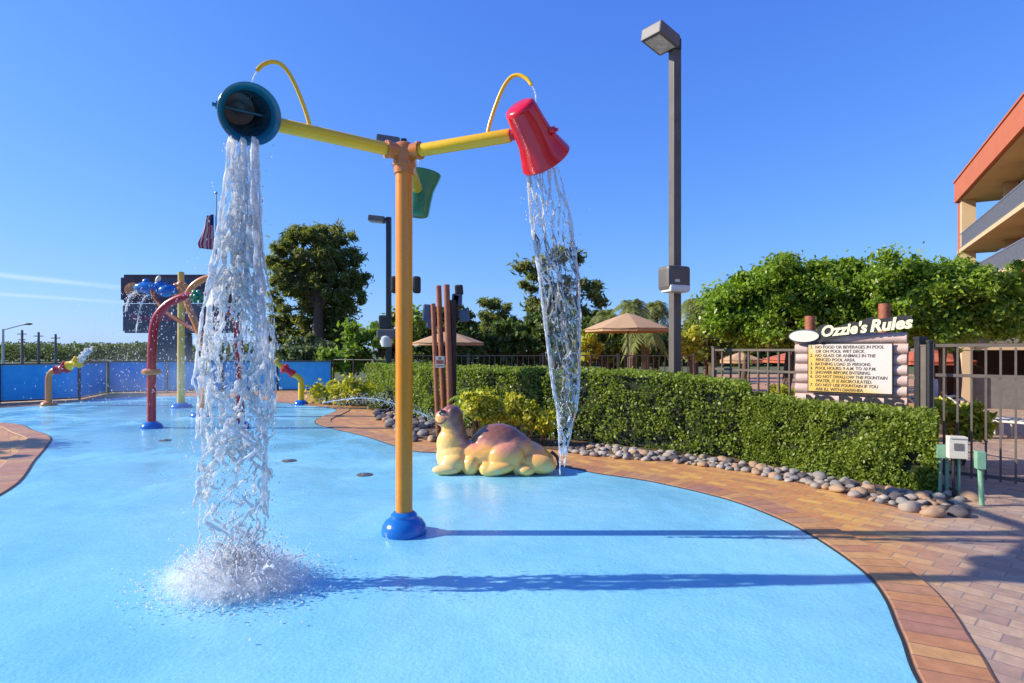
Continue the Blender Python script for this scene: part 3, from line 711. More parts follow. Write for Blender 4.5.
# orange looping tube
X2, Y2 = gp(200, 416.5)
oa = thing('loop_sprayer', 'tan orange looping tube sprayer with a curved side branch beside the crimson arch', 'water play feature', (X2, Y2, 0))
q = lambda px, py, dy=0: ((px - HX) * (Y2 + dy) / F, Y2 + dy, zof(py, Y2 + dy))
MB().tube(smoothpath([q(200, 414), q(204, 400), q(207, 375), q(205, 352), q(199, 332), q(192, 315), q(187, 301), q(190, 290), q(198, 282), q(209, 277.5), q(222, 277), q(232, 283), q(238, 296)], 8), .082, 18).build('loop_tube', 'tan_orange', oa, True)
MB().tube(smoothpath([q(152, 290, .3), q(157, 301, .3), q(167, 312, .2), q(181, 322, .1), q(198, 332)], 8), .055, 14).build('branch_tube', 'log', oa, True)
mb = MB(); base_dome(mb, X2, Y2, .25); mb.build('base_cover', 'blue', oa, True)
# yellow pole with blue pourers
X3, Y3 = gp(181, 407.5)
yp = thing('spray_tree', 'tall yellow pole with an orange disc and blue fish shaped pourers on top', 'water play feature', (X3, Y3, 0))
q3 = lambda px, py, dy=0: Vector(((px - HX) * (Y3 + dy) / F, Y3 + dy, zof(py, Y3 + dy)))
MB().tube([(X3, Y3, .05), (X3, Y3, q3(0, 272).z)], [.11, .085], 18).build('pole', 'pale_yellow', yp, True)
mb = MB(); base_dome(mb, X3, Y3, .3); mb.build('base_cover', 'blue', yp, True)
mb = MB(); c = q3(180.5, 291, -.15)
for k in range(8):
    a = k * PI / 4; mb.ell(c + Vector((math.cos(a) * .17, 0, math.sin(a) * .17)), (.13, .07, .13), None, 2)
mb.ell(c, (.2, .09, .2), None, 2); mb.build('flower_disc', 'tan_orange', yp, True)
for (x0, x1, py, tilt) in ((134, 160, 288, .06), (158, 174, 291, -.15)):
    c = q3((x0 + x1) / 2, py, -.3); L = (x1 - x0) / 2 * Y3 / F
    mb = MB(); mb.ell(c, (L, .16, .17), Matrix.Rotation(tilt, 3, 'Y'), 3)
    mb.ell(c + Vector((L * .9, 0, .06)), (L * .4, .06, .17), Matrix.Rotation(-.5, 3, 'Y'), 2); mb.ell(c + Vector((-L * .1, 0, .16)), (L * .3, .05, .12), Matrix.Rotation(.5, 3, 'Y'), 2)
    mb.build('fish_pourer', 'blue', yp, True)
c = q3(158, 279.5, -.3); MB().ell(c, (.07, .06, .13), Matrix.Rotation(.4, 3, 'Y'), 2).build('fin', 'white', yp, True)
MB().tube([q3(180, 291), q3(168, 290, -.3), q3(140, 289, -.3)], .04, 10).build('arm', 'steel', yp, True)
stream('pourer_water', 'thin arc of water pouring from the front of the larger blue fish pourer', [q3(137, 292, -.4), q3(132, 294, -.45), q3(128, 300, -.5), q3(125, 312, -.5)], .018, 160, .05)
stream('pourer_water', 'thin arc of water pouring from below the larger blue fish pourer', [q3(148, 295, -.4), q3(144, 298, -.45), q3(139, 312, -.5), q3(136, 332, -.5)], .018, 160, .06)
# spray cannons
def cannon(px, py, mat, label, pts, tips):
    X, Y = gp(px, py); th = thing('spray_cannon', label, 'water play feature', (X, Y, 0))
    Q = lambda a, b: Vector(((a - HX) * Y / F, Y, zof(b, Y)))
    MB().tube(smoothpath([Q(*p) for p in pts], 6), .085 * Y / 17.6, 16).build('stand', mat, th, True)
    mb = MB(); base_dome(mb, X, Y, .22); mb.build('base_cover', 'blue' if mat == 'yellow' else mat, th, True)
    for nm, m2, a, b, r in tips:
        A, Bq = Q(*a), Q(*b); dd = (Bq - A)
        mb = MB(); mb.tube([A, A + dd * .2, A + dd * .45, A + dd * .6, A + dd * .85, Bq], [r * .5, r * .9, r * .65, r * .65, r, r * .55], 16)
        for k in range(7):
            an = k * 2 * PI / 7; bb = basis(dd, (0, 1, 0)); mb.ell(A + dd * .85 + bb @ Vector((math.cos(an) * r * .8, math.sin(an) * r * .8, 0)), (r * .4,) * 3, None, 1)
        mb.build(nm, m2, th, True)
    return Q
Q = cannon(48.5, 405.5, 'tan_orange', 'orange elbow sprayer with crimson and yellow nozzle by the blue screen at far left', [(48.5, 404), (48.5, 382), (49.5, 375), (53, 371), (58, 369)],
       [('rear_nozzle', 'crimson', (54, 371), (68, 366.5), .17), ('front_nozzle', 'yellow', (66, 367), (80, 361), .17)])
stream('cannon_water', 'short burst of water shooting up from the far left yellow nozzle', [Q(80, 361), Q(84, 355.5), Q(87, 352), Q(89, 350)], .05, 120, .05)
Q = cannon(301, 404.5, 'yellow', 'yellow elbow sprayer with a red nozzle right of the water column', [(301, 403), (301, 384), (300, 379), (296.5, 376), (293, 374.5)],
       [('rear_nozzle', 'red', (295, 375), (283, 367.5), .15), ('front_nozzle', 'yellow', (284, 368), (274, 361.5), .11)])
stream('cannon_water', 'thin water jet from the red and yellow nozzle aimed at the column', [Q(274, 361), Q(268, 356), Q(260, 353)], .02, 90, .05)
# fountain droplets drifting around the far toys
mb = MB()
for i in range(900):
    Yd = rnd.uniform(9, 16); px = rnd.gauss(150, 55); py = rnd.uniform(285, 405)
    if px > 262: continue
    p = at(px, py, Yd)
    if p.z < .02: continue
    mb.ell(p, (rnd.uniform(.003, .008),) * 2 + (rnd.uniform(.008, .02),), None, 0 + 1)
tag(mb.build('water_droplets', 'foam', None, True, sharp=180), 'fine droplets sprayed in the air around the far play features', 'water', kind='stuff')

# ------------------------------------------------------------------ blue screened fence
def seg_fence(name, label, pts, h, every, mat_post, screen=True):
    th = thing(name, label, 'fence', (*pts[0], 0)); tot = 0
    for a, b in zip(pts, pts[1:]):
        A = Vector((*a, 0)); B = Vector((*b, 0)); d = B - A; n = max(1, round(d.length / every)); dn = d.normalized(); nr = Vector((-dn.y, dn.x, 0))
        for k in range(n):
            p = A + d * k / n; MB().tube([p, p + Vector((0, 0, h + .03))], .035, 10).build('post', mat_post, th, True)
        if screen:
            N = int(d.length / .25); vs = []; fs = []
            for i in range(N + 1):
                p = A + d * i / N
                for j in range(6):
                    z = .07 + (h - .1) * j / 5; w = .03 * noise.noise(Vector((p.x * 1.3, p.y * 1.3, z * 2))) + .05
                    vs.append(p + nr * w + Vector((0, 0, z)))
                    vs.append(p + nr * (w + .006) + Vector((0, 0, z)))
            for i in range(N):
                for j in range(5):
                    q0 = i * 12 + j * 2; fs.append((q0, q0 + 12, q0 + 14, q0 + 2)); q0 += 1; fs.append((q0 + 2, q0 + 14, q0 + 12, q0))
            MB().add(vs, fs).build('windscreen', 'screen', th, True, sharp=180)
        for zz in (h, .05): MB().tube([A + Vector((0, 0, zz)), B + Vector((0, 0, zz))], .022, 8).build('rail', mat_post, th, True)
    p = Vector((*pts[-1], 0)); MB().tube([p, p + Vector((0, 0, h + .03))], .035, 10).build('post', mat_post, th, True)
    return th
seg_fence('screened_fence', 'low chain link fence covered in bright blue windscreen beyond the pool', [(-18.2, 15.0), (-16.4, 18.2), (-14.9, 19.6), (-15.9, 22.4), (-12.0, 23.6), (-7.5, 23.6)], 1.24, 2.4, 'black')
seg_fence('mesh_fence', 'dark mesh fence continuing right of the blue windscreen behind yellow shrubs', [(-7.4, 23.6), (-4.6, 22.5)], 1.3, 1.2, 'black', False)

# ------------------------------------------------------------------ picket fences
def picket_fence(name, label, A, B, h, sp, mat, mid, postevery, lastpost=False, th_=.028):
    A = Vector((*A, 0)); B = Vector((*B, 0)); d = B - A; L = d.length; dn = d.normalized(); R = Matrix.Rotation(math.atan2(dn.y, dn.x), 3, 'Z')
    th = thing(name, label, 'fence', A); n = int(L / sp); pk = None
    for k in range(1, n):
        p = dn * (k * sp)
        if pk is None:
            pk = MB().box(Vector((0, 0, h / 2 + .02)), (th_, th_, h - .1)).build('picket', mat, th, local=True); pk.location = p; pk.rotation_euler.z = math.atan2(dn.y, dn.x)
        else:
            c = pk.copy(); COL.objects.link(c); c.parent = th; c.location = p
    m = max(1, round(L / postevery))
    for k in range(m + 1):
        p = dn * (L * k / m); MB().box(p + Vector((0, 0, (h + .05) / 2)), (.07, .07, h + .05), R).box(p + Vector((0, 0, h + .06)), (.085, .085, .02), R).build('post', mat, th, local=True)
    for z in [.12] + ([h * .78] if mid else []) + [h]:
        MB().box(dn * (L / 2) + Vector((0, 0, z)), (L - .07, .036, .04), R).build('rail', mat, th, local=True)
    return th
picket_fence('picket_fence', 'long brown metal picket fence behind the hedge and below the tan umbrellas', (-4.2, 20.5), (6.4, 20.0), 1.5, .2, 'fence_tan', False, 2.4)
picket_fence('picket_fence', 'brown metal picket fence between the big lamp post and the rules board', (4.05, 11.4), (5.48, 7.55), 1.70, .235, 'fence_tan', True, 2.05)
picket_fence('picket_fence', 'nearest weathered picket fence at the right edge beyond the mint green utility boxes', (5.52, 7.5), (7.6, 5.55), 1.76, .140, 'fence_tan', True, 1.25, th_=.023)
tag(MB().box((5.40, 7.35, .9), (.05, .05, 1.8)).box((5.40, 7.35, 1.81), (.065, .065, .03)).build('fence_post', 'black'), 'slim black post right of the hedge end', 'post')

# ------------------------------------------------------------------ lamp posts
def floodhead(c, yaw, tilt, sz, parent, down=False):
    R = Matrix.Rotation(yaw, 3, 'Z') @ Matrix.Rotation(tilt, 3, 'Y')
    h = MB().box(c, sz, R, bev=sz[2] * .12).build('lamp_head', 'lamp_grey', parent, False)
    MB().box(c + R @ Vector((0, 0, -sz[2] / 2 - .006)), (sz[0] * .78, sz[1] * .74, .02), R).build('lens', 'lens', h)
    return h
P = Vector((3.15, 11.0, 0)); ztop = 7.60
lp = thing('lamp_post', 'tall square bronze lamp post rising from the hedge with a floodlight box at mid height', 'lamp post', P)
MB().box(P + Vector((0, 0, ztop / 2)), (.17, .17, ztop), Matrix.Rotation(.35, 3, 'Z'), .008).build('pole', 'bronze', lp)
floodhead(P + Vector((-.32, -.16, ztop + .04)), math.radians(38), math.radians(10), (.60, .46, .24), lp)
MB().box(P + Vector((-.02, -.02, ztop - .02)), (.2, .2, .22), Matrix.Rotation(.35, 3, 'Z'), .02).build('bracket', 'black', lp)
c = Vector((P.x - .09, P.y - .26, zof(279, 10.8)))
MB().box(c, (.50, .36, .46), Matrix.Rotation(.35, 3, 'Z'), .07).build('floodlight_box', 'bronze', lp)
R_ = Matrix.Rotation(.35, 3, 'Z'); MB().box(c + R_ @ Vector((-.0, -.04, -.20)), (.44, .34, .14), R_, .05).build('lens', 'lens_white', lp)
MB().box(c + R_ @ Vector((-.06, -.185, -.06)), (.1, .01, .05), R_).build('badge', 'white', lp)
P = Vector((-3.9, 18.0, 0)); 
lp = thing('lamp_post', 'slim black lamp post left of the orange post with a short arm lamp', 'lamp post', P)
MB().box(P + Vector((0, 0, 2.95)), (.15, .15, 5.9), None, .01).build('pole', 'black', lp)
floodhead(P + Vector((-.36, -.05, 5.83)), 0, math.radians(6), (.5, .34, .17), lp)
MB().tube([P + Vector((-.12, 0, 5.85)), P + Vector((0, 0, 5.85))], .035, 8).build('bracket', 'black', lp)
MB().box(P + Vector((-.12, -.05, zof(322, 18))), (.34, .25, .42), None, .05).build('control_box', 'black', lp)
b = MB().lathe([(.001, -.24), (.15, -.21), (.2, -.08), (.2, .08), (.12, .16), (.001, .17)], Matrix.Translation(P + Vector((-.05, -.1, zof(340, 18)))), 20).build('lamp_globe', 'lens_white', lp, True)
MB().box(P + Vector((-.05, -.1, zof(334, 18))), (.56, .3, .3), None, .04).build('lamp_housing', 'lamp_grey', lp)
P = Vector((-2.98, 15.7, 0))
lp = thing('lamp_post', 'black lamp post hidden behind the orange post with only its lamp showing beside the hub', 'lamp post', P)
MB().box(P + Vector((0, 0, 3.76)), (.15, .15, 7.52), None, .01).build('pole', 'black', lp)
floodhead(P + Vector((-.42, -.06, 7.42)), math.radians(8), math.radians(6), (.62, .42, .22), lp)
MB().tube([P + Vector((-.12, 0, 7.4)), P + Vector((0, 0, 7.4))], .04, 8).build('bracket', 'black', lp)
for s in (-1, 1):
    MB().box(P + Vector((s * .3 + .06, -.05, zof(285, 15.7))), (.2, .28, .46), None, .06).build('speaker_box', 'dark_log', lp)

# ------------------------------------------------------------------ round brown posts with boxes
P = Vector((-1.28, 11.0, 0))
cl = thing('post_cluster', 'cluster of three brown round posts with dark boxes behind the camel', 'post', P)
for (xb, xt, yt, dy, r) in ((438.5, 433, 304, 0, .047), (445, 438.5, 286, .1, .054), (451, 446.5, 285, -.02, .060)):
    Yp = 11 + dy; A = Vector(((xb - HX) * Yp / F, Yp, 0)); B = Vector(((xt - HX) * Yp / F, Yp, zof(yt, Yp)))
    MB().tube([A, B, B + Vector((0, 0, .01))], [r, r, r * .8], 16).build('log', 'log', cl, True)
MB().tube([(P.x + .12, 11.12, 0), (P.x + .12, 11.12, zof(300, 11.1))], .075, 14).build('dark_post', 'dark_log', cl, True)
for (px, py, w, h, m) in ((427, 313, .16, .34, 'slate'), (459, 290, .16, .2, 'dark_log'), (455, 308, .16, .56, 'dark_log'), (464, 316, .2, .24, 'slate'), (457, 300, .2, .24, 'slate'), (430, 322, .12, .26, 'slate')):
    c = at(px, py, 11.2); MB().box(c, (w, .14, h), Matrix.Rotation(rnd.uniform(-.2, .2), 3, 'Y'), .035).build('mounted_box', m, cl)
c = at(440, 362, 10.9); sg = MB().box(c, (.17, .012, .22), None, .003).build('notice', 'white', cl)
MB().box(c + Vector((0, -.009, .0)), (.14, .004, .07)).box(c + Vector((0, -.009, -.075)), (.14, .004, .02)).box(c + Vector((0, -.009, .07)), (.05, .004, .04)).build('notice_print', 'canvas_red', sg)

# ------------------------------------------------------------------ rules board
def text_mesh(body, size, mat, parent, loc, R, shear=0, extrude=.002, offset=0, align='LEFT', spacing=1.0, sx=1):
    cu = bpy.data.curves.new('t', 'FONT'); cu.body = body; cu.size = size; cu.shear = shear; cu.extrude = extrude; cu.offset = offset
    cu.align_x = align; cu.space_character = spacing; cu.resolution_u = 3
    o = bpy.data.objects.new('t', cu); COL.objects.link(o)
    dg = bpy.context.evaluated_depsgraph_get(); dg.update(); me = bpy.data.meshes.new_from_object(o.evaluated_get(dg)); bpy.data.objects.remove(o)
    me.transform(Matrix.Diagonal((sx, 1, 1, 1)))
    me.materials.clear(); me.materials.append(M[mat])
    q = bpy.data.objects.new('lettering', me); COL.objects.link(q); q.parent = parent
    q.matrix_local = Matrix.Translation(Vector(loc)) @ (R @ Matrix.Rotation(PI / 2, 3, 'X')).to_4x4()
    return q
yaw = math.radians(-40)
P0 = Vector((4.36, 8.66, 0)); BW = 1.36
RB = Matrix.Rotation(yaw, 3, 'Z')
sb = thing('rules_board', "pale log rules board reading Ozzie's Rules behind the low hedge", 'sign', P0)
bl = lambda x, y, z: RB @ Vector((x, y, z))            # x along the board, y into it
M['pink_log'] = surf('painted_log', (.66, .51, .45), (.52, .33, .28), 4, .7, .25, 25)
M['board'] = None
def board_mat():
    m, nt, p, out = nmat('rules_panel')
    tc = nt.nodes.new('ShaderNodeTexCoord'); sp = nt.nodes.new('ShaderNodeVectorMath'); sp.operation = 'DOT_PRODUCT'; sp.inputs[1].default_value = (-.9, 0, -1.0)
    nt.links.new(tc.outputs['Object'], sp.inputs[0])
    n = noise_n(nt, 2.5, 3, .5, tc.outputs['Object'])
    ad = nt.nodes.new('ShaderNodeMath'); ad.operation = 'MULTIPLY_ADD'; ad.inputs[1].default_value = .25; nt.links.new(n.outputs[0], ad.inputs[0]); nt.links.new(sp.outputs['Value'], ad.inputs[2])
    r = ramp(nt, [(.0, (.72, .64, .56)), (.14, (.78, .62, .42)), (.36, (.84, .52, .12))]); nt.links.new(ad.outputs[0], r.inputs[0])
    nt.links.new(r.outputs[0], p.inputs['Base Color']); p.inputs['Roughness'].default_value = .4
    return m
M['board'] = board_mat()
for k in range(9):
    z = .68 + k * .148; e0 = rnd.uniform(-.03, .0) ; e1 = rnd.uniform(0, .03)
    path = [bl(-.02 + e0, 0, z), bl(.3, 0, z + .004), bl(BW * .6, 0, z - .003), bl(BW + e1, 0, z)]
    MB().tube([P0 + p for p in path], .079, 14).build('log_slat', 'pink_log', sb, True)
MB().box(P0 + bl(BW / 2, .085, 1.27), (BW + .02, .05, 1.3), RB).build('backing', 'black', sb)
for x in (.12, 1.08):
    MB().tube([P0 + bl(x, .19, 0), P0 + bl(x, .19, 2.22 if x < 1 else 2.36)], .075, 16).build('support_post', 'log', sb, True)
PX0, PX1, PZ0, PZ1 = .15, 1.22, 1.08, 1.80
pan = MB().box(P0 + bl((PX0 + PX1) / 2, -.10, (PZ0 + PZ1) / 2), (PX1 - PX0, .02, PZ1 - PZ0), RB, .004)
pn = pan.build('rules_panel', 'ink', sb)
me_ = MB().box(Vector((0, 0, 0)), (PX1 - PX0 - .03, .008, PZ1 - PZ0 - .03), None, .002)
pf = me_.build('panel_face', 'board', pn, local=True); pf.location = bl((PX0 + PX1) / 2, -.1145, (PZ0 + PZ1) / 2); pf.rotation_euler.z = yaw
lines = ['1.  NO FOOD OR BEVERAGES IN POOL', '     OR ON POOL WET DECK.', '2.  NO GLASS OR ANIMALS IN THE', '     FENCED POOL AREA.', '3.  BATHING LOAD 25 PERSONS.', '4.  POOL HOURS: 9 A.M. TO 10 P.M.', '5.  SHOWER BEFORE ENTERING.', '6.  DO NOT SWALLOW THE FOUNTAIN', '     WATER, IT IS RECIRCULATED.', '7.  DO NOT USE FOUNTAIN IF YOU', '     ARE ILL WITH DIARRHEA.']
for i, t in enumerate(lines):
    text_mesh(t, .062, 'print', pn, bl(PX0 + .035, -.121, PZ1 - .078 - i * .0615), RB, .1, .001, .0008, sx=.86)
# header lettering on its dark cut-out plaque
hd = MB()
def plaque(mb, pts, t, y0):
    n = len(pts); vs = [P0 + bl(x, y0, z) for x, z in pts] + [P0 + bl(x, y0 + t, z) for x, z in pts]
    fs = [tuple(range(n)), tuple(range(2 * n - 1, n - 1, -1))] + [(i, i + n, (i + 1) % n + n, (i + 1) % n) for i in range(n)]
    mb.add(vs, fs)
top = [(.28, 1.84), (.27, 1.93), (.30, 2.04), (.38, 2.08), (.46, 2.05), (.52, 2.03), (.62, 2.06), (.72, 2.10), (.80, 2.09), (.90, 2.14), (.99, 2.16), (1.06, 2.13), (1.2, 2.15), (1.32, 2.17), (1.42, 2.16), (1.45, 2.10), (1.43, 2.03), (1.34, 1.99), (1.2, 1.98), (1.08, 1.96), (.95, 1.95), (.8, 1.92), (.6, 1.9), (.45, 1.86), (.32, 1.8)]
plaque(hd, top, .03, -.155); h = hd.build('header_plaque', 'ink', sb)
RH = RB @ Matrix.Rotation(math.radians(-5.5), 3, 'Y')
M['lt'] = M['cream']
text_mesh("Ozzie's", .215, 'cream', h, bl(.335, -.160, 1.895), RH, .28, .004, .008, sx=.92)
text_mesh("Rules", .225, 'cream', h, bl(.95, -.160, 1.955), RH, .28, .004, .009, sx=.98)
# oval plaque at its left
ov = MB(); pts = [(.115 + .2 * math.cos(a), 1.905 + .085 * math.sin(a)) for a in [2 * PI * k / 32 for k in range(32)]]
plaque(ov, pts, .03, -.175); o2 = ov.build('oval_plaque', 'white', sb)
pts = [(.115 + .22 * math.cos(a), 1.905 + .102 * math.sin(a)) for a in [2 * PI * k / 32 for k in range(32)]]
ov = MB(); plaque(ov, pts, .02, -.145); ov.build('oval_backing', 'slate', sb)
text_mesh('NO DIVING', .2, 'ink', sb, bl(.12, -.085, .89), RB, 0, .006, .012, sx=1.15)
tag(MB().box((5.47, 7.62, .92), (.1, .1, 1.84)).box((5.47, 7.62, 1.86), (.12, .12, .04)).build('fence_post', 'black'), 'thick black post against the right side of the rules board', 'post')

# ------------------------------------------------------------------ utility boxes
def stake(X, Y, h, mat='mint'):
    return (X, Y, h)
X, Y = gp(957, 497); ub = thing('utility_box', 'cream metal box on two thin dark legs among the stones by the fence', 'utility box', (X, Y, 0))
Rz = Matrix.Rotation(-.35, 3, 'Z')
c = Vector((X, Y, zof(448, Y))); MB().box(c, (.185, .1, .235), Rz, .006).build('housing', 'white', ub); MB().box(c + Vector((0, 0, .125)), (.17, .12, .02), Rz).build('lid', 'white', ub)
MB().box(c + Rz @ Vector((0, -.054, .02)), (.09, .004, .08), Rz).build('faded_label', 'wood_grey', ub)
for s, m in ((-.03, 'black'), (.03, 'mint')):
    MB().tube([(X + s, Y + .01, 0), (X + s, Y + .01, c.z - .13)], .016, 10).build('leg', m, ub, True)
X, Y = gp(943, 494); ub = thing('utility_box', 'small mint green box on two posts left of the cream one', 'utility box', (X, Y, 0))
c = Vector((X, Y, zof(451, Y))); MB().box(c, (.15, .1, .16), Rz, .006).build('housing', 'mint', ub)
for s in (-.035, .045): MB().tube([(X + s, Y, 0), (X + s, Y, c.z - .07)], .02, 10).build('leg', 'mint', ub, True)
X, Y = gp(982, 505); ub = thing('utility_box', 'mint green stake with a narrow box on top nearest the right edge', 'utility box', (X, Y, 0))
MB().box((X - .02, Y, zof(460, Y)), (.085, .085, .19), Rz, .006).build('housing', 'mint', ub)
MB().tube([(X, Y, 0), (X - .02, Y, zof(467, Y))], .025, 12).build('leg', 'mint', ub, True)

# ------------------------------------------------------------------ foliage
def crown_points(ells, n, nclump, cr, seed=0, shell=.55):
    """ells: list of (center, radii). leaf points on the outsides of many small clumps spread through the ellipsoids"""
    r = np.random.default_rng(seed); w = np.array([e[1][0] * e[1][2] for e in ells]); w = w / w.sum()
    C = []
    for k in range(nclump):
        e = ells[r.choice(len(ells), p=w)]; v = r.normal(size=3); v /= np.linalg.norm(v)
        rad = r.uniform(shell, 1.0) * (1 + .12 * r.normal())
        C.append(np.array(e[0]) + v * np.array(e[1]) * rad)
    C = np.array(C); idx = r.integers(0, nclump, n)
    rc = cr * r.uniform(.6, 1.35, nclump)
    v = r.normal(size=(n, 3)); v /= np.linalg.norm(v, axis=1)[:, None]; v[:, 2] *= .72
    n_out = nclump // 6; C[:n_out] += (C[:n_out] - C.mean(0)) * r.uniform(.04, .16, (n_out, 1)); rc[:n_out] *= .6
    P = C[idx] + v * (rc[idx] * (.25 + .55 * np.abs(r.normal(size=n))))[:, None]
    return P, C
def limb(mb, A, B, r0, r1, bend=.1, seg=8):
    A = Vector(A); B = Vector(B); L = (B - A).length; o = Vector((rnd.gauss(0, 1), rnd.gauss(0, 1), rnd.gauss(0, .3))) * L * bend
    path = [A.lerp(B, t) + o * math.sin(t * PI) for t in [k / 6 for k in range(7)]]
    mb.tube(path, [r0 + (r1 - r0) * k / 6 for k in range(7)], seg)
def tree(name, label, base, trunkr, fork, ells, n, nclump, cr, leaf, mat, tmat='trunk', group=None, seed=0, limbs=10, asp=.5, up=None, shell=.55, cat='tree', trunks=1):
    th = thing(name, label, cat, base, group)
    P, C = crown_points(ells, n, nclump, cr, seed, shell)
    V, Q = leaf_quads(P, leaf, asp, up); raw('crown', V, Q, [mat], th)
    mb = MB(); fk = Vector(fork)
    for t in range(trunks):
        b = Vector(base) + Vector((rnd.gauss(0, .25), rnd.gauss(0, .25), 0)) * (1 if trunks > 1 else 0)
        f = fk + (Vector((rnd.gauss(0, .6), rnd.gauss(0, .5), 0)) if trunks > 1 else Vector((0, 0, 0)))
        limb(mb, b - Vector((0, 0, .05)), f, trunkr, trunkr * .6, .04, 10)
        for k in range(max(1, limbs // trunks)):
            c = C[rnd.randrange(len(C))]; limb(mb, f.lerp(b, rnd.uniform(0, .25)), Vector(c), trunkr * .45, trunkr * .08, .1, 6)
    mb.build('trunk', tmat, th, True)
    return th
def px_e(px, py, Y, wx, hz, wy=None):
    c = at(px, py, Y); s = Y / F
    return ((c.x, c.y, c.z), (wx * s, (wy or wx * .8) * s, hz * s))
def ptree(name, label, Y, ell_px, n, nclump, cr_px, leaf, mat, tpx=None, tr=.2, **kw):
    ells = [px_e(a, b, Y + kw_dy, w, h) for (a, b, w, h, kw_dy) in [(e + (0,)) if len(e) == 4 else e for e in ell_px]]
    tpx = tpx or ell_px[0][0]; bx = (tpx - HX) * Y / F
    fork = (bx, Y, max(1.0, zof(ell_px[0][1] + ell_px[0][3] * .7, Y)))
    return tree(name, label, (bx, Y, 0), tr, fork, ells, n, nclump, cr_px * Y / F, leaf, mat, **kw)

# near ficus trees on the right
ptree('ficus_tree', 'broad glossy green tree behind the rules board, left half of the big canopy', 12.6, [(775, 300, 62, 34), (738, 312, 34, 24), (800, 285, 50, 30), (840, 296, 48, 40), (765, 285, 36, 22), (865, 300, 40, 38), (750, 328, 46, 14), (800, 328, 60, 16), (850, 330, 50, 14)], 92000, 240, 13, .105, 'leaf_ficus', tpx=772, tr=.08, seed=3, limbs=12, tmat='trunk', asp=.5, trunks=3)
ptree('ficus_tree', 'broad glossy green tree over the fence gate, right half of the big canopy', 11.6, [(950, 298, 60, 34), (900, 300, 45, 38), (985, 300, 40, 30), (1030, 308, 45, 30), (930, 288, 40, 28), (1000, 315, 60, 20), (915, 330, 50, 14), (965, 330, 50, 10)], 90000, 235, 13, .10, 'leaf_ficus', tpx=965, tr=.08, seed=4, limbs=9, tmat='trunk', asp=.5, trunks=3)
# background trees
ptree('pine_tree', 'large dark round crowned pine between the water column and the black lamp post', 45, [(315, 262, 40, 40), (297, 285, 30, 36), (335, 275, 33, 36), (352, 283, 18, 18), (285, 262, 16, 24), (318, 240, 26, 18)], 34000, 230, 6.5, .52, 'leaf_pine', tpx=320, tr=.55, seed=5, limbs=26, asp=.22, shell=.4)
ptree('pine_tree', 'lower dark pine crown at the right foot of the large pine', 47, [(338, 318, 24, 22), (325, 335, 30, 20), (280, 335, 24, 26)], 12000, 60, 8, .6, 'leaf_pine', tpx=340, tr=.35, seed=6, limbs=10, asp=.25)
ptree('pine_tree', 'open gappy pine behind the right water stream', 42, [(530, 268, 18, 16), (545, 300, 26, 26), (585, 280, 20, 12), (565, 318, 34, 24), (560, 258, 20, 10), (596, 298, 12, 12)], 15000, 70, 7, .55, 'leaf_pine', tpx=556, tr=.35, seed=7, limbs=20, asp=.25)
ptree('pine_tree', 'small lighter pine left of the open gappy pine', 40, [(495, 313, 16, 14), (503, 328, 26, 16), (484, 335, 16, 14)], 8000, 44, 6, .5, 'leaf_palm', tpx=495, tr=.2, seed=8, asp=.25)
ptree('leafy_tree', 'bright green bushy tree sloping up to the black lamp post', 27, [(375, 345, 34, 26), (345, 356, 26, 14), (398, 335, 26, 30)], 15000, 70, 7, .28, 'leaf_bright', tpx=380, tr=.15, seed=9)
ptree('leafy_tree', 'dull green bush tree at the foot of the large pine', 30, [(318, 356, 28, 16), (296, 352, 18, 14)], 8000, 40, 6, .3, 'leaf_far', tpx=315, tr=.14, seed=10)
ptree('leafy_tree', 'dark tree mass behind the brown post cluster', 34, [(440, 330, 34, 24), (420, 345, 24, 24), (460, 340, 30, 22)], 13000, 60, 7, .38, 'leaf_dark', tpx=440, tr=.2, seed=11)
ptree('leafy_tree', 'dark tree mass between the brown post cluster and the right water stream', 35, [(505, 345, 30, 22), (535, 342, 28, 24)], 12000, 60, 7, .38, 'leaf_dark', tpx=520, tr=.2, seed=12)
ptree('leafy_tree', 'dark tree mass right of the water stream behind the tan umbrella', 33, [(580, 342, 30, 22), (620, 345, 30, 22), (655, 345, 30, 18)], 13000, 60, 7, .36, 'leaf_dark', tpx=605, tr=.2, seed=13)
ptree('leafy_tree', 'shaded tree between the big lamp post and the broad canopy', 24, [(705, 335, 24, 26), (740, 345, 34, 16)], 9000, 50, 7, .28, 'leaf_palm', tpx=708, tr=.14, seed=14)
ptree('leafy_tree', 'bright yellow green bush tree just right of the big lamp post', 22, [(690, 342, 9, 18)], 2600, 16, 5, .2, 'leaf_yellow', tpx=690, tr=.08, seed=15)
ptree('leafy_tree', 'small yellow green tree left of the tan umbrella pole', 25, [(590, 344, 11, 16)], 2400, 14, 5, .2, 'leaf_yellow', tpx=590, tr=.08, seed=16)
ptree('leafy_tree', 'green tree filling the gap behind the broad canopy and the hotel', 24, [(860, 325, 70, 24), (940, 330, 50, 20)], 14000, 70, 8, .28, 'leaf_dark', tpx=880, tr=.2, seed=17)

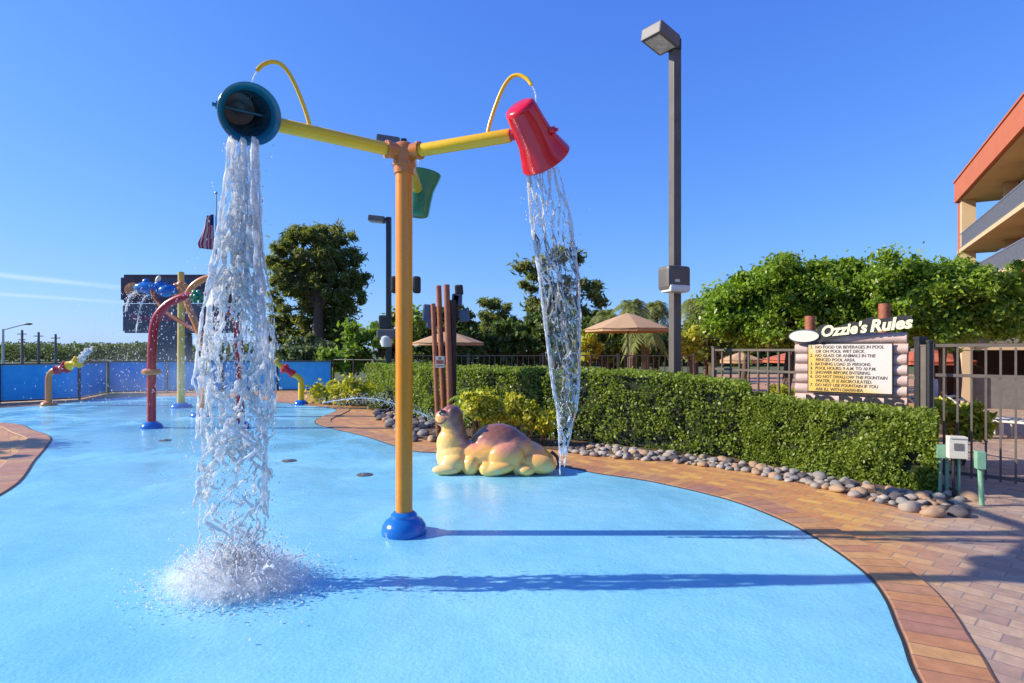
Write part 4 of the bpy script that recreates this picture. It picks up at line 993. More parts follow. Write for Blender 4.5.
def palm(label, base, h, L, nf, mat, seed, group=None, name='palm_tree', trunk=.16, cat='palm tree', droop=1.0):
    r = random.Random(seed); th = thing(name, label, cat, base, group); top = Vector(base) + Vector((0, 0, h))
    if h > .1: MB().tube([Vector(base) - Vector((0, 0, .03)), Vector(base) + Vector((.03, 0, h * .5)), top], [trunk * 1.2, trunk, trunk], 10).build('trunk', 'trunk', th, True)
    V = []; Q = []
    for k in range(nf):
        az = r.uniform(0, 2 * PI); el = r.uniform(-.35, 1.3); d = Vector((math.cos(az), math.sin(az), 0)); l = L * r.uniform(.75, 1.1); pts = []
        for i in range(11):
            t = i / 10; pts.append(top + d * (l * t * math.cos(el) * (1 - .15 * t)) + Vector((0, 0, l * (math.sin(el) * t - droop * .75 * t * t))))
        side = Vector((-d.y, d.x, 0))
        for i in range(1, 11):
            p = pts[i]; t = i / 10; w = L * .30 * math.sin(PI * min(1, t * .85 + .12)) + .02; fwd = (pts[i] - pts[i - 1])
            for hh in (0, .5):
                pp = p - fwd * hh
                for s in (-1, 1):
                    e = pp + side * s * w * r.uniform(.8, 1.1) + fwd * .9 - Vector((0, 0, w * r.uniform(.2, .6)))
                    o = len(V); wd = fwd * .22
                    V += [pp - wd, pp + wd, e + wd * .15, e - wd * .1]; Q.append((o, o + 1, o + 2, o + 3))
    raw('fronds', np.array([v[:] for v in V]), np.array(Q), [mat], th)
    return th
for i, (px, py, Y, lab) in enumerate(((607, 312, 33, 'palm tree just right of the falling water stream'), (632, 301, 31, 'palm tree rising directly above the tan umbrella peak'), (655, 303, 34, 'palm tree immediately left of the big lamp post'), (694, 300, 30, 'tallest palm right of the big lamp post'), (712, 312, 35, 'lower palm half hidden by the broad canopy'), (645, 322, 29, 'short palm behind the right side of the tan umbrella'))):
    c = at(px, py, Y); palm(lab, (c.x, c.y, 0), c.z - .3, 1.5, 46, 'leaf_palm', 40 + i, 'palms beyond the picket fence', trunk=.2)
X, Y = gp(470, 425); palm('young palm with arching fronds in front of the hedge right of the camel head', (at(474, 0, 10.6).x, 10.6, 0), .75, .72, 26, 'leaf_bright', 77, trunk=.05, name='young_palm', droop=.8)

# far treeline
r = np.random.default_rng(99); n = 26000
xs = r.uniform(-110, -28, n); ys = 84 + r.uniform(-4, 6, n)
hh = np.array([2.35 + 1.9 * noise.noise(Vector((x * .16, 1, 0))) + 1.1 * noise.noise(Vector((x * .7, 3, 0))) for x in xs])
P = np.stack([xs, ys, hh * r.uniform(0, 1, n) ** .6], 1); V, Q = leaf_quads(P, .42, .6)
core = MB().box((-69, 87, .95), (84, 4, 1.9)); o0 = len(V)
tl = raw('treeline', V, Q, ['leaf_far'])
tag(tl, 'low far-off line of green trees along the horizon at left', 'trees', kind='stuff')

for (x0, x1, yy, hgt, lab, nm) in ((-9, 60, 62, 4.2, 'dark belt of woodland behind the patio umbrellas and palms', 'woodland'),):
    n = 24000; xs = r.uniform(x0, x1, n); ys = yy + r.uniform(-3, 3, n)
    hh = np.array([hgt + 1.3 * noise.noise(Vector((x * .22, 6, 0))) + .8 * noise.noise(Vector((x * .9, 3, 0))) for x in xs])
    P = np.stack([xs, ys, hh * r.uniform(0, 1, n) ** .7], 1); V, Q = leaf_quads(P, .7, .6)
    tag(raw(nm, V, Q, ['leaf_dark']), lab, 'trees', kind='stuff')
# hedges: trimmed solids with a core coloured dark as inner shade and a skin of small leaves
def hedge(name, label, front, back, h, n, leaf, seed, round_=.1, cat='hedge'):
    r = np.random.default_rng(seed); th = thing(name, label, cat, (*front[0], 0))
    fr = [np.array(p, float) for p in front]; bk = [np.array(p, float) for p in back]
    m = len(fr)
    def pt(t, s):          # t along, s 0 front .. 1 back
        k = min(int(t * (m - 1)), m - 2); u = t * (m - 1) - k
        a = fr[k] * (1 - u) + fr[k + 1] * u; b = bk[k] * (1 - u) + bk[k + 1] * u
        return a * (1 - s) + b * s
    hs = h if isinstance(h, (list, tuple)) else [h] * m
    def hh(t): k = min(int(t * (m - 1)), m - 2); u = t * (m - 1) - k; return hs[k] * (1 - u) + hs[k + 1] * u
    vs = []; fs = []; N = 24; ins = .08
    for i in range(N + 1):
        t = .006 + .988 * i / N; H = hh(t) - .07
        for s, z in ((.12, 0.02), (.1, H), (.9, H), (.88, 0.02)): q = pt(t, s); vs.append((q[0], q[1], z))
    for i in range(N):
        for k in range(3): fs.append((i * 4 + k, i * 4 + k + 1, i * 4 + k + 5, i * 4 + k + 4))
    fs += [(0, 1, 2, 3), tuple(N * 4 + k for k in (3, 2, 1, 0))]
    MB().add(vs, fs).build('shade_core', 'core', th)
    seglen = [np.linalg.norm(fr[k + 1] - fr[k]) for k in range(m - 1)]; L = sum(seglen); D = np.linalg.norm(bk[0] - fr[0]); De = np.linalg.norm(bk[-1] - fr[-1]); H0 = max(hs)
    cum = np.concatenate([[0], np.cumsum(seglen)]) / L
    def tof(a): k = min(np.searchsorted(cum, a, side='right') - 1, m - 2); return (k + (a - cum[k]) / (cum[k + 1] - cum[k])) / (m - 1)
    A = np.array([L * H0, L * (D + De) / 2, De * H0, D * H0]); A /= A.sum(); P = []
    for i in range(n):
        f = r.choice(4, p=A); jit = abs(r.normal()) * .035
        if f == 0: t = tof(r.random()); s = 0; z = hh(t) * r.random() ** .9
        elif f == 1: t = tof(r.random()); s = r.random(); z = hh(t)
        elif f == 2: t = 1; s = r.random(); z = hh(1) * r.random()
        else: t = 0; s = r.random(); z = hh(0) * r.random()
        q = pt(t, s); x, y = q
        w = .09 * noise.noise(Vector((x * 2.3, y * 2.3, z * 2.3))) + .03 * noise.noise(Vector((x * 7, y * 7, z * 7)))
        pr = fr[min(int(t * (m - 1)), m - 2)]; k = min(int(t * (m - 1)), m - 2); d = fr[k + 1] - fr[k]; d = d / np.linalg.norm(d); nn = np.array([d[1], -d[0]])
        if nn[1] > 0: nn = -nn
        gap = noise.noise(Vector((x * 3.1 + 9, y * 3.1, z * 3.6)))
        if gap > .12 and r.random() < min(.85, (gap - .12) * 4) and f != 1: continue
        if f == 0: x += nn[0] * (w - jit + .02); y += nn[1] * (w - jit + .02); z += .01 * r.normal()
        elif f == 1: z += w * .7 - jit * .7 + (.05 * r.random() if r.random() < .1 else 0)
        elif f == 2: x += d[0] * (w - jit); y += d[1] * (w - jit)
        else: x -= d[0] * (w - jit); y -= d[1] * (w - jit)
        # round the top edges
        if f == 0 and z > hh(t) - round_: e = (z - hh(t) + round_); x -= nn[0] * e * e * 5; y -= nn[1] * e * e * 5
        P.append((x, y, max(.01, z)))
    V, Q = leaf_quads(np.array(P), leaf, .6); raw('leaves', V, Q, ['leaf_hedge'], th)
    return th
hedge('hedge', 'long tall clipped hedge behind the camel and the big lamp post', [(-5.2, 20.2), (-3.9, 17.3), (-2.6, 14.3), (-1.3, 12.4), (.1, 11.3), (1.5, 10.25), (2.6, 9.45), (3.62, 8.66)], [(-3.6, 21.0), (-2.4, 18.2), (-1.4, 15.6), (-.4, 13.8), (.8, 12.6), (2.1, 11.6), (3.2, 10.6), (4.1, 9.9)], [1.22, 1.25, 1.25, 1.28, 1.31, 1.31, 1.27, 1.13], 62000, .058, 1)
hedge('hedge', 'low near clipped hedge in front of the rules board', [(3.5, 8.62), (4.02, 8.0), (4.5, 7.3), (5.02, 6.72)], [(4.1, 9.4), (4.38, 8.5), (4.95, 7.9), (5.45, 7.3)], [1.0, .96, .93, .92], 42000, .048, 2)
def shrub(label, ells, n, nclump, cr, leaf, mat, seed, name='shrub', group=None, cat='shrub'):
    b = ells[0][0]; th = thing(name, label, cat, (b[0], b[1], 0), group)
    P, C = crown_points(ells, n, nclump, cr, seed, .3); P[:, 2] = np.abs(P[:, 2])
    V, Q = leaf_quads(P, leaf, .55); raw('leaves', V, Q, [mat], th)
    mb = MB()
    for k in range(8): limb(mb, (b[0] + rnd.gauss(0, .05), b[1], 0), C[rnd.randrange(len(C))], .014, .005, .1, 5)
    mb.build('stems', 'trunk', th, True)
    return th
def pe(px, py, Y, w, h, d=None): return px_e(px, py, Y, w, h, d)
shrub('golden leafed shrub between the camel head and its hump', [pe(487, 412, 10.3, 22, 17), pe(470, 400, 10.3, 12, 12)], 3200, 26, .13, .085, 'leaf_yellow', 21, group='golden shrubs along the hedge')
shrub('golden leafed shrub above the camel rump', [pe(520, 414, 10.2, 16, 18), pe(512, 405, 10.2, 10, 10)], 2400, 20, .13, .085, 'leaf_yellow', 22, group='golden shrubs along the hedge')
shrub('small golden leafed shrub left of the foot of the right water stream', [pe(542, 422, 10.1, 12, 14)], 1500, 12, .12, .085, 'leaf_yellow', 23, group='golden shrubs along the hedge')
shrub('low golden shrub left of the blue fence end by the coping tip', [pe(327, 393, 18.3, 16, 9)], 2600, 18, .28, .15, 'leaf_yellow', 24, group='golden shrubs by the far coping')
shrub('larger golden shrub beside the hedge left of the black lamp post', [pe(350, 392, 17.6, 18, 10)], 2800, 20, .28, .15, 'leaf_yellow', 25, group='golden shrubs by the far coping')
shrub('yellow variegated shrub seen through the nearest fence pickets', [pe(958, 412, 8.4, 26, 20), pe(975, 425, 8.2, 16, 16)], 3600, 26, .14, .09, 'leaf_yellow', 26)
shrub('yellow green shrub left of the rules board behind the low hedge', [pe(785, 398, 10.6, 20, 12), (at(765, 402, 10.9)[:], (.2, .2, .2))], 2400, 16, .13, .08, 'leaf_yellow', 27)
shrub('grey green spiky ground plants at the hedge foot left of the orange post', [pe(383, 402, 16.2, 14, 12)], 1800, 14, .2, .16, 'leaf_far', 28)

# ------------------------------------------------------------------ river stones
stone_cols = [('pale', (.40, .33, .27), (.26, .21, .17)), ('grey', (.30, .27, .24), (.20, .18, .17)), ('tan', (.46, .30, .18), (.33, .20, .12)), ('dark', (.12, .10, .10), (.07, .06, .07)), ('cream', (.5, .44, .36), (.36, .29, .23))]
for nme, a, b in stone_cols: M['stone_' + nme] = surf('stone_' + nme, a, b, 7, .7, .4, 35)
protos = []
for k in range(7):
    bm = bmesh.new(); bmesh.ops.create_icosphere(bm, subdivisions=3, radius=1)
    for v in bm.verts:
        f = 1 + .22 * noise.noise(v.co * 1.1 + Vector((k * 7, 0, 0))) + .06 * noise.noise(v.co * 3 + Vector((0, k * 5, 0))); v.co = v.co * f
    me = bpy.data.meshes.new('river_stone'); bm.to_mesh(me); bm.free(); me.shade_smooth(); protos.append(me)
pm = {}
for i, me in enumerate(protos):
    for nme, a, b in stone_cols:
        c = me.copy(); c.materials.append(M['stone_' + nme]); pm[(i, nme)] = c
def stone(p, s, col, label, group):
    o = bpy.data.objects.new('river_stone', pm[(rnd.randrange(7), col)]); COL.objects.link(o)
    sx = s * rnd.uniform(.85, 1.35); sy = s * rnd.uniform(.75, 1.1); sz = s * rnd.uniform(.5, .75)
    o.scale = (sx, sy, sz); o.location = (p[0], p[1], sz * .48 + (p[2] if len(p) > 2 else 0)); o.rotation_euler = (rnd.gauss(0, .15), rnd.gauss(0, .15), rnd.uniform(0, 2 * PI))
    tag(o, label, 'stone', group)
fe = [gp(560, 452), gp(600, 457), gp(650, 461), gp(700, 466), gp(745, 472), gp(790, 482), gp(830, 491), gp(870, 500), gp(900, 508), gp(930, 518), gp(960, 515)]
be = [(1.4, 10.2), (1.7, 10.1), (2.3, 9.6), (2.9, 9.1), (3.4, 8.6), (3.9, 8.0), (4.3, 7.4), (4.6, 7.0), (4.85, 6.75), (5.2, 6.7), (5.35, 6.6)]
placed = []
tries = 0
while len(placed) < 200 and tries < 9000:
    tries += 1; t = rnd.random() * (len(fe) - 1); k = min(int(t), len(fe) - 2); u = t - k; s = rnd.random() ** 1.15 * .95
    a = Vector(fe[k]).lerp(Vector(fe[k + 1]), u); b = Vector(be[k]).lerp(Vector(be[k + 1]), u); p = a.lerp(b, s)
    r_ = rnd.uniform(.035, .082) * (1.0 + .2 * (t > 6))
    if all((p - q0).length > (r_ + r0) * .82 for q0, r0 in placed): placed.append((p, r_)); 
names = {'pale': 'smooth pale grey river stone in the strip along the hedge foot', 'grey': 'smooth blue grey river stone in the strip along the hedge foot', 'tan': 'smooth tan river stone in the strip along the hedge foot', 'dark': 'dark river stone in the strip along the hedge foot', 'cream': 'whitish river stone in the strip along the hedge foot'}
for p, r_ in placed:
    col = rnd.choices(['pale', 'grey', 'tan', 'dark', 'cream'], [5, 4, 4, 1, 2])[0]
    stone((p.x, p.y, 0), r_, col, names[col], 'river stones along the hedge, ' + col)
# dark lava rocks behind the camel head and orange post
placed = []; tries = 0
poly = [gp(385, 436), gp(428, 442), gp(440, 430), gp(436, 412), gp(410, 410), gp(384, 410)]
while len(placed) < 95 and tries < 8000:
    tries += 1; p = Vector((rnd.uniform(-3.7, -.9), rnd.uniform(10.4, 15.5))); px = HX + F * p.x / p.y; py = HY + F * EYE / p.y
    if not (378 < px < 447 and 411 < py < 441 and (px > 385 + (py - 425) * 1.6)): continue
    r_ = rnd.uniform(.07, .14)
    if all((p - q0).length > (r_ + r0) * .75 for q0, r0 in placed): placed.append((p, r_))
for p, r_ in placed:
    col = rnd.choices(['dark', 'tan', 'grey', 'pale'], [6, 3, 2, 1])[0]
    stone((p.x, p.y, 0), r_, col, {'dark': 'dark brown rough stone', 'tan': 'tan rough stone', 'grey': 'grey rough stone', 'pale': 'pale rough stone'}[col] + ' in the heap behind the orange post', 'stones in the heap behind the orange post, ' + col)

# ------------------------------------------------------------------ umbrellas
def umbrella(label, c, h, R, rise, mat, n=8, group=None, tilt=0):
    X, Y = c; th = thing('patio_umbrella', label, 'umbrella', (X, Y, 0), group)
    vs = []; fs = []
    K = 6
    for lay, dz in ((0, 0), (1, -.012)):
        vs.append((X, Y, h + dz))
        for j in range(1, K + 1):
            t = j / K
            for k in range(n * 4):
                a = 2 * PI * k / (n * 4); m = (k % 4) / 4; sag = 1 - .045 * math.sin(PI * m) * t
                vs.append((X + R * t * sag * math.cos(a), Y + R * t * sag * math.sin(a), h + dz - rise * (t ** 1.15) - .03 * math.sin(PI * m) * t))
    S = n * 4; O = 1 + K * S
    for lay in (0, 1):
        o = lay * O
        for k in range(S):
            fs.append((o, o + 1 + k, o + 1 + (k + 1) % S))
            for j in range(K - 1): a = o + 1 + j * S; fs.append((a + k, a + S + k, a + S + (k + 1) % S, a + (k + 1) % S))
    MB().add(vs, fs).build('canopy', mat, th)
    vs = []; fs = []
    vs = [(X + (R * .985) * math.cos(2 * PI * k / S) * (1 - .045 * math.sin(PI * (k % 4) / 4)), Y + R * .985 * math.sin(2 * PI * k / S) * (1 - .045 * math.sin(PI * (k % 4) / 4)), h - rise - d) for d in (.0, .12) for k in range(S)]
    fs = [(k, (k + 1) % S, (k + 1) % S + S, k + S) for k in range(S)]; MB().add(vs, fs).build('valance', mat, th)
    MB().tube([(X, Y, 0), (X, Y, h + .05)], .03, 10).build('pole', 'bronze', th, True)
    mb = MB()
    for k in range(n):
        a = 2 * PI * k / n; mb.tube([(X, Y, h - .06), (X + R * .97 * math.cos(a), Y + R * .97 * math.sin(a), h - rise - .03)], .011, 5)
    mb.build('ribs', 'bronze', th)
    MB().lathe([(.3, 0), (.3, .06), (.06, .1), (.04, .3)], Matrix.Translation((X, Y, 0)), 18).build('base', 'bronze', th, True)
    return th
c = at(628, 313, 22); umbrella('large tan umbrella left of the big lamp post', (c.x, c.y), c.z, 1.68, .62, 'canvas')
c = at(448, 331, 24.5); umbrella('tan umbrella behind the brown post cluster', (c.x, c.y), c.z, 1.55, .5, 'canvas')
c = at(741, 352, 19); umbrella('small beige umbrella seen between the pickets under the broad canopy', (c.x, c.y), c.z + .0, .7, .25, 'canvas')
c = at(812, 352, 20); umbrella('faded red umbrella left of the rules board beyond the fence', (c.x, c.y), c.z + .15, 1.7, .4, 'canvas_red')
c = at(920, 350, 19); umbrella('red umbrella right of the rules board beyond the fence', (c.x, c.y), c.z + .1, 1.5, .45, 'canvas_red')

# ------------------------------------------------------------------ hotel
def hotel():
    A = Vector((34.8, 44.5, 0)); d = Vector((-.479, -.878, 0)); nr = Vector((.878, -.479, 0))      # facade runs along d towards the viewer; nr points into the building
    R = Matrix.Rotation(math.atan2(d.y, d.x), 3, 'Z')
    th = thing('hotel_building', 'terracotta and beige hotel wing with open balconies at the right edge', 'building', A)
    L = 46; D = 14; top = 14.7
    def bx(mb, s0, s1, n0, n1, z0, z1): mb.box(A + d * ((s0 + s1) / 2) + nr * ((n0 + n1) / 2) + Vector((0, 0, (z0 + z1) / 2)), (s1 - s0, n1 - n0, z1 - z0), R); return mb
    bx(MB(), .15, L, -.2, D, top - 1.55, top).build('roof_fascia', 'plaster', th)
    bx(MB(), .1, L, -.27, D + .1, top, top + .12).build('roof_coping', 'plaster', th)
    bx(MB(), 0, L, .05, D, top - 1.62, top - 1.553).build('roof_soffit', 'beige', th)
    bx(MB(), .25, .8, .0, .35, 0, top - 1.62).build('corner_pier', 'plaster', th)
    bx(MB(), .803, 1.5, .05, .9, 0, top - 1.62).build('corner_column', 'beige', th)
    # wall behind the balconies: starts after an open corner bay
    w = MB(); bx(w, 3.2, L, 2.4, D, 0, top - 1.62); w.build('wall', 'beige', th)
    for z in (9.45, 6.45, 3.45):
        bx(MB(), .0, L, .0, 2.39 if z > 0 else 2, z - .28, z).build('balcony_slab', 'beige', th)
        bx(MB(), .9, L, .03, .09, z + .06, z + .1).build('bottom_rail', 'rail', th)
        rl = MB(); bx(rl, .9, L, .03, .09, z + 1.08, z + 1.15)
        s = .95
        while s < L - 20: bx(rl, s, s + .03, .045, .075, z + .1, z + 1.08); s += .14
        rl.build('balcony_railing', 'rail', th)
        bx(MB(), .9, L, .10, .112, z + .1, z + 1.06).build('railing_mesh', 'rail', th)
        for k in range(6):
            s0 = 5 + k * 4.6; f = bx(MB(), s0, s0 + 2.2, 2.36, 2.395, z + .02, z + 2.25).build('sliding_door', 'white', th)
            bx(MB(), s0 + .08, s0 + 2.12, 2.34, 2.358, z + .1, z + 2.17).build('pane', 'window', f)
    for k in range(1, 7):
        s0 = k * 5.6; bx(MB(), s0, s0 + .3, 1.6, 2.35, 0, top - 1.64).build('dividing_wall', 'beige', th)
hotel()
# low brown roofed pavilion behind the gate
pv = thing('pavilion', 'pavilion with arched brown shingle roof and tan beams behind the right fence', 'building', (14.2, 16.5, 0))
ang = math.radians(-25); Rp = Matrix.Rotation(ang, 3, 'Z'); O = Vector((13.0, 16.5, 0)); W = 7
vs = []; fs = []
for i in range(15):
    x = W * i / 14; z = 1.95 + .95 * math.sin(min(1, x / 4.2) * PI / 2)
    for y, dz in ((0, 0), (5, 0), (5, .16), (0, .16)): vs.append(O + Rp @ Vector((x, y, z + dz)))
for i in range(14):
    for k in range(4): fs.append((i * 4 + k, (i + 1) * 4 + k, (i + 1) * 4 + (k + 1) % 4, i * 4 + (k + 1) % 4))
fs += [(0, 1, 2, 3), (59, 58, 57, 56)]
MB().add(vs, fs).build('roof', 'roof_dark', pv)
gv = [O + Rp @ Vector((0.3, .15, 1.72))]
vs = [O + Rp @ Vector((W * i / 14, .12 + t, 1.9 + (.95 * math.sin(min(1, (W * i / 14) / 4.2) * PI / 2) if up_ else 0))) for t in (0, .08) for up_ in (0, 1) for i in range(15)]
fs = [(i, i + 1, 15 + i + 1, 15 + i) for i in range(14)] + [(30 + i + 1, 30 + i, 45 + i, 45 + i + 1) for i in range(14)]
MB().add(vs, fs).build('gable', 'wood_grey', pv)
MB().box(O + Rp @ Vector((W / 2, .3, 1.8)), (W, .2, .2), Rp).build('beam', 'beige', pv)
for k in range(4): MB().box(O + Rp @ Vector((.2 + k * 2.2, .3, .84)), (.22, .2, 1.68), Rp).build('post', 'beige', pv)
MB().box(O + Rp @ Vector((W / 2, 3.2, .9)), (W, .2, 1.75), Rp).build('back_wall', 'dark_log', pv)
MB().box(O + Rp @ Vector((W / 2, .5, .45)), (W - .4, .12, .9), Rp).build('counter', 'wood_grey', pv)
# lounge chairs past the gate
def lounger(label, X, Y, rot, src=None):
    if src is None:
        th = thing('lounge_chair', label, 'lounge chair', (X, Y, 0), 'white strap lounge chairs beyond the fence')
        for s in (-.3, .3): MB().tube([(-.9, s, .34), (.45, s, .34), (1.0, s, .8)], .02, 8).build('side_rail', 'white', th, True, local=True)
        mb = MB()
        for k in range(13): mb.box(Vector((-.86 + k * .105, 0, .35)), (.06, .6, .012))
        mb.build('seat_straps', 'canvas_white', th, local=True); mb = MB()
        for k in range(6): mb.box(Vector((.5 + k * .088, 0, .39 + k * .073)), (.05, .6, .012), Matrix.Rotation(-.7, 3, 'Y'))
        mb.build('back_straps', 'canvas_white', th, local=True)
        for x in (-.75, .35):
            for s in (-.3, .3): MB().tube([(x, s, 0), (x, s, .34)], .018, 8).build('leg', 'white', th, True, local=True)
    else:
        th = copy_tree(src); th.location = (X, Y, 0); th['label'] = label
    th.rotation_euler.z = rot; return th
l0 = lounger('white strap lounge chair nearest the right edge beyond the fence', 9.6, 10.9, 2.2)
lounger('white strap lounge chair in the middle of the row beyond the fence', 9.3, 11.8, 2.2, l0)
lounger('white strap lounge chair farthest back beyond the fence', 9.0, 12.8, 2.2, l0)
tw = thing('towel_stand', 'small stand with a hanging pale blue towel beyond the black posts', 'towel stand', (at(934, 0, 12).x, 12, 0))
Xt = at(934, 0, 12).x
MB().tube([(Xt - .2, 12, 0), (Xt - .2, 12, 1.1)], .015, 8).tube([(Xt + .2, 12, 0), (Xt + .2, 12, 1.1)], .015, 8).tube([(Xt - .2, 12, 1.08), (Xt + .2, 12, 1.08)], .015, 8).build('frame', 'steel', tw, True)
M['towel'] = surf('towel', (.45, .55, .8), (.6, .65, .8), 9, .9, .2); MB().box((Xt, 11.98, .82), (.3, .03, .52), None, .01).box((Xt, 12.03, .85), (.3, .02, .45), None, .008).build('towel', 'towel', tw)

# ------------------------------------------------------------------ billboard, flag, far poles
Yb = 34
def Qb(px, py): return at(px, py, Yb)
bb = thing('billboard', 'dark two tier roadside billboard on a grey clad column beyond the blue fence', 'billboard', (Qb(176, 350).x, Yb, 0))
def panel(x0, x1, y0, y1, yd, t, mat, par, name, r=.18):
    a, b = at(x0, y1, Yb + yd), at(x1, y0, Yb + yd); c = (a + b) / 2
    bm = bmesh.new(); bmesh.ops.create_cube(bm, size=1); bmesh.ops.scale(bm, vec=(b.x - a.x, t, b.z - a.z), verts=bm.verts)
    bmesh.ops.bevel(bm, geom=[e for e in bm.edges if abs(e.verts[0].co.y - e.verts[1].co.y) > t * .5], offset=r, segments=4, affect='EDGES')
    bmesh.ops.translate(bm, vec=c, verts=bm.verts); return MB().bm(bm).build(name, mat, par)
up_ = panel(123, 242, 275, 303, 0, .4, 'billboard', bb, 'upper_panel')
lo_ = panel(125, 240, 304, 333, .05, .38, 'billboard_lower', bb, 'lower_panel', .1)
panel(157, 190, 333, 372, .1, .5, 'tower_grey', bb, 'column', .05)
c = Qb(135, 290); m2 = MB(); m2.ell(Vector((c.x, Yb - .22, c.z)), (.5, .02, .42), None, 3); m2.build('round_emblem', 'tan_orange', up_, True)
m2 = MB(); a = 0
for (x0, x1, y, h_) in ((160, 196, 281, 4), (150, 180, 297, 3)): p = Qb((x0 + x1) / 2, y); m2.box(Vector((p.x, Yb - .205, p.z)), ((x1 - x0) * Yb / F, .02, h_ * Yb / F), None, .005)
m2.build('picture_band', 'slate', up_)
M['pinkish'] = surf('pink_lettering', (.55, .12, .2), (.4, .08, .14), 10, .6, 0)
m2 = MB(); rr = random.Random(3)
x = 134
while x < 232:
    w = rr.uniform(3, 5.5); p = Qb(x + w / 2, 318 + rr.uniform(-1, 1)); m2.box(Vector((p.x, Yb - .155, p.z)), (w * Yb / F, .02, rr.uniform(4, 7) * Yb / F)); x += w + 2.2
m2.build('worn_lettering_band', 'pinkish', lo_)
# flag
Yf = 40; fp = thing('flagpole', 'tall thin flagpole beside the left water column', 'flagpole', (at(216, 350, Yf).x, Yf, 0))
tp = at(216, 194, Yf); MB().tube([(tp.x, Yf, 0), tp], [.09, .05], 12).build('pole', 'steel', fp, True); MB().ell(tp + Vector((0, 0, .08)), (.1, .1, .1), None, 2).build('finial', 'steel', fp, True)
tp = tp - Vector((.12, 0, 0))
fl = thing('flag', 'limp red and white striped flag hanging on the tall flagpole', 'flag', (tp.x, Yf, at(0, 214, Yf).z))
zt_, zb_ = at(0, 214, Yf).z, at(0, 250, Yf).z
vs = []; fs = []; NU, NZ = 16, 26
for j in range(NZ + 1):
    t = j / NZ
    for i in range(NU + 1):
        u = i / NU; wx = .22 + .62 * t ** .8
        if t > .85: wx *= 1 - (t - .85) * 1.5
        vs.append((tp.x - .06 - wx * u * (1 - .15 * math.sin(t * 5)), Yf - .5 * u + .07 * math.sin(u * 13 + t * 2) , zt_ + (zb_ - zt_) * (t * (1 - .12 * u) + .10 * u)))
fb = MB()
for j in range(NZ):
    for i in range(NU):
        a = j * (NU + 1) + i; fb.f.append((a, a + 1, a + NU + 2, a + NU + 1)); fb.mi.append(2 if (i < 5 and j < 8) else ((i + j // 9) // 2) % 2)
fb.v = vs; o = fb.build('flag_cloth', ['flag_red', 'flag_white', 'flag_blue'], fl, True, sharp=180)
sd = o.modifiers.new('s', 'SOLIDIFY'); sd.thickness = .01
# far utility poles and street light
for px, top, lab in ((21.5, 345, None), (38, 333, 'second'), (54, 335, 'third'), (55, 335, None)): pass
for px, top, lab in ((22, 330, 'leftmost distant wooden pole, below the long arm street light'), (38.5, 332, 'middle distant wooden pole above the blue fence'), (55.5, 334, 'distant wooden pole nearest the spray cannon'), ):
    Yq = 70; p = at(px, top, Yq); th = thing('utility_pole', lab, 'utility pole', (p.x, Yq, 0), 'distant utility poles')
    MB().tube([(p.x, Yq, 0), p], [.16, .12], 8).build('pole', 'wood_grey', th, True); MB().box(p - Vector((0, 0, .5)), (1.1, .1, .1)).build('crossarm', 'wood_grey', th); MB().box(p - Vector((0, 0, 1.2)), (.8, .1, .1)).build('crossarm', 'wood_grey', th)
p0 = at(3, 330, 60); st = thing('street_light', 'distant street light with a long rising arm at the left edge', 'street light', (p0.x, 60, 0))
MB().tube([(p0.x, 60, 0), (p0.x, 60, p0.z + .1)], [.13, .1], 8).build('pole', 'steel', st, True); MB().tube(smoothpath([p0, at(12, 327.5, 60), at(22, 325, 60), at(28, 324, 60)], 4), .06, 7).build('arm', 'steel', st, True)
MB().ell(at(28, 324, 60), (.5, .2, .12), None, 2).build('lamp_head', 'lamp_grey', st, True)
# unseen tree added left of the view to cast shade on the left paving
tree('leafy_tree', 'broad unseen tree added just outside the view to shade the left paving', (-13.8, 9.3, 0), .14, (-13.8, 9.3, 1.8), [((-13.8, 9.3, 2.6), (1.0, 1.7, .7))], 9000, 40, .3, .12, 'leaf_dark', seed=33)

# ------------------------------------------------------------------ world, sun, camera
SUN_EL, SUN_AZ = math.radians(30.7), math.radians(180)      # azimuth of the sun from +X, counter-clockwise
sd_ = Vector((math.cos(SUN_EL) * math.cos(SUN_AZ), math.cos(SUN_EL) * math.sin(SUN_AZ) + .0, math.sin(SUN_EL)))
w = bpy.data.worlds.new('World'); SC.world = w; w.use_nodes = True; nt = w.node_tree; nt.nodes.clear()
out = nt.nodes.new('ShaderNodeOutputWorld'); bg = nt.nodes.new('ShaderNodeBackground'); sky = nt.nodes.new('ShaderNodeTexSky')
sky.sky_type = 'NISHITA'; sky.sun_disc = False; sky.sun_elevation = SUN_EL; sky.sun_rotation = math.radians(-90); sky.air_density = 1.0; sky.dust_density = .3; sky.ozone_density = 3.5; sky.altitude = 0
bg.inputs[1].default_value = .145
tint = nt.nodes.new('ShaderNodeMix'); tint.data_type = 'RGBA'; tint.blend_type = 'MULTIPLY'; tint.inputs[0].default_value = 1; tint.inputs[7].default_value = (.42, .76, 2.7, 1)
nt.links.new(sky.outputs[0], tint.inputs[6])
den = nt.nodes.new('ShaderNodeVectorMath'); den.operation = 'MULTIPLY_ADD'; den.inputs[1].default_value = (.135, .135, .135); den.inputs[2].default_value = (.845, .845, .845)
nt.links.new(tint.outputs[2], den.inputs[0])
dv = nt.nodes.new('ShaderNodeVectorMath'); dv.operation = 'DIVIDE'; nt.links.new(tint.outputs[2], dv.inputs[0]); nt.links.new(den.outputs[0], dv.inputs[1])
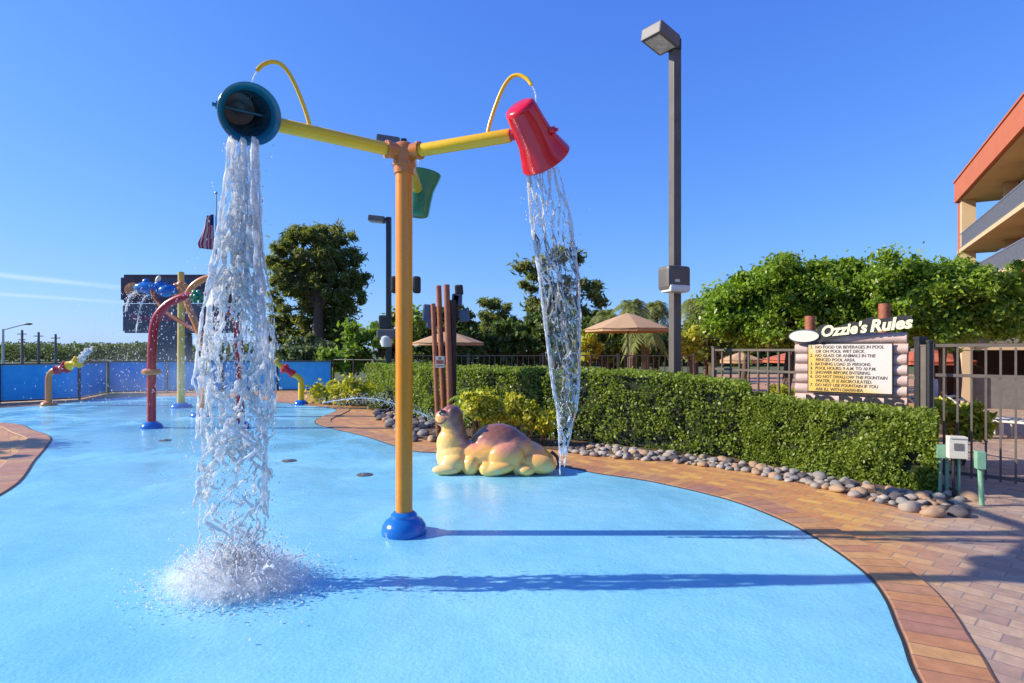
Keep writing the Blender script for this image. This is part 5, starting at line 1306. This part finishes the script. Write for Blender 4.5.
# contrails low in the left sky, fixed in world directions
tc = nt.nodes.new('ShaderNodeTexCoord'); nrmz = nt.nodes.new('ShaderNodeVectorMath'); nrmz.operation = 'NORMALIZE'; nt.links.new(tc.outputs['Generated'], nrmz.inputs[0])
def contrail(a, b, width, amt, prev):
    A = Vector(((a[0] - HX) / F, 1, (HY - a[1]) / F)); B = Vector(((b[0] - HX) / F, 1, (HY - b[1]) / F)); n = A.cross(B).normalized()
    dp = nt.nodes.new('ShaderNodeVectorMath'); dp.operation = 'DOT_PRODUCT'; dp.inputs[1].default_value = n; nt.links.new(nrmz.outputs[0], dp.inputs[0])
    nz = noise_n(nt, 9, 4, .6, nrmz.outputs[0]); ab = nt.nodes.new('ShaderNodeMath'); ab.operation = 'ABSOLUTE'; nt.links.new(dp.outputs['Value'], ab.inputs[0])
    mr = nt.nodes.new('ShaderNodeMapRange'); mr.interpolation_type = 'SMOOTHSTEP'; mr.inputs['From Min'].default_value = width; mr.inputs['From Max'].default_value = 0; mr.inputs['To Max'].default_value = amt; nt.links.new(ab.outputs[0], mr.inputs[0])
    mid = B.normalized(); dx = nt.nodes.new('ShaderNodeVectorMath'); dx.operation = 'DOT_PRODUCT'; dx.inputs[1].default_value = (-1, 0, 0); nt.links.new(nrmz.outputs[0], dx.inputs[0])
    xm = nt.nodes.new('ShaderNodeMapRange'); xm.inputs['From Min'].default_value = .50; xm.inputs['From Max'].default_value = .60; nt.links.new(dx.outputs['Value'], xm.inputs[0])
    m1 = nt.nodes.new('ShaderNodeMath'); m1.operation = 'MULTIPLY'; nt.links.new(mr.outputs[0], m1.inputs[0]); nt.links.new(xm.outputs[0], m1.inputs[1])
    m3 = nt.nodes.new('ShaderNodeMath'); m3.operation = 'MULTIPLY'; nt.links.new(m1.outputs[0], m3.inputs[0]); nt.links.new(nz.outputs[0], m3.inputs[1])
    mx = nt.nodes.new('ShaderNodeMix'); mx.data_type = 'RGBA'; nt.links.new(m3.outputs[0], mx.inputs[0]); nt.links.new(prev, mx.inputs[6]); mx.inputs[7].default_value = (4.2, 4.8, 5.3, 1)
    return mx.outputs[2]
c1 = contrail((0, 275), (125, 288), .0055, .6, dv.outputs[0]); c2 = contrail((0, 294), (130, 303), .004, .45, c1)
nt.links.new(c2, bg.inputs[0]); nt.links.new(bg.outputs[0], out.inputs[0])
sl = bpy.data.lights.new('sun', 'SUN'); sl.energy = 4.9; sl.angle = math.radians(.53); sl.color = (1, .92, .77)
so = bpy.data.objects.new('sun', sl); COL.objects.link(so); so.rotation_euler = (-sd_).to_track_quat('-Z', 'Y').to_euler(); so.location = (-20, 0, 20)
cam = bpy.data.cameras.new('camera'); cam.lens = 20.0; cam.sensor_width = 36; cam.shift_y = (HY - 341.5) / 1024; cam.clip_end = 8000; cam.clip_start = .05
co = bpy.data.objects.new('camera', cam); COL.objects.link(co); co.location = (0, 0, EYE); co.rotation_euler = (PI / 2, 0, 0); SC.camera = co
SC.view_settings.view_transform = 'Standard'; SC.view_settings.look = 'None'; SC.view_settings.exposure = 0.53; SC.view_settings.gamma = 1
SC.render.engine = 'CYCLES'; SC.cycles.max_bounces = 12; SC.cycles.transmission_bounces = 10; SC.cycles.transparent_max_bounces = 16; SC.cycles.diffuse_bounces = 3
SC.cycles.volume_bounces = 6; SC.cycles.volume_step_rate = 2; SC.cycles.volume_max_steps = 256; SC.cycles.caustics_reflective = False; SC.cycles.caustics_refractive = False
SC.cycles.use_denoising = True
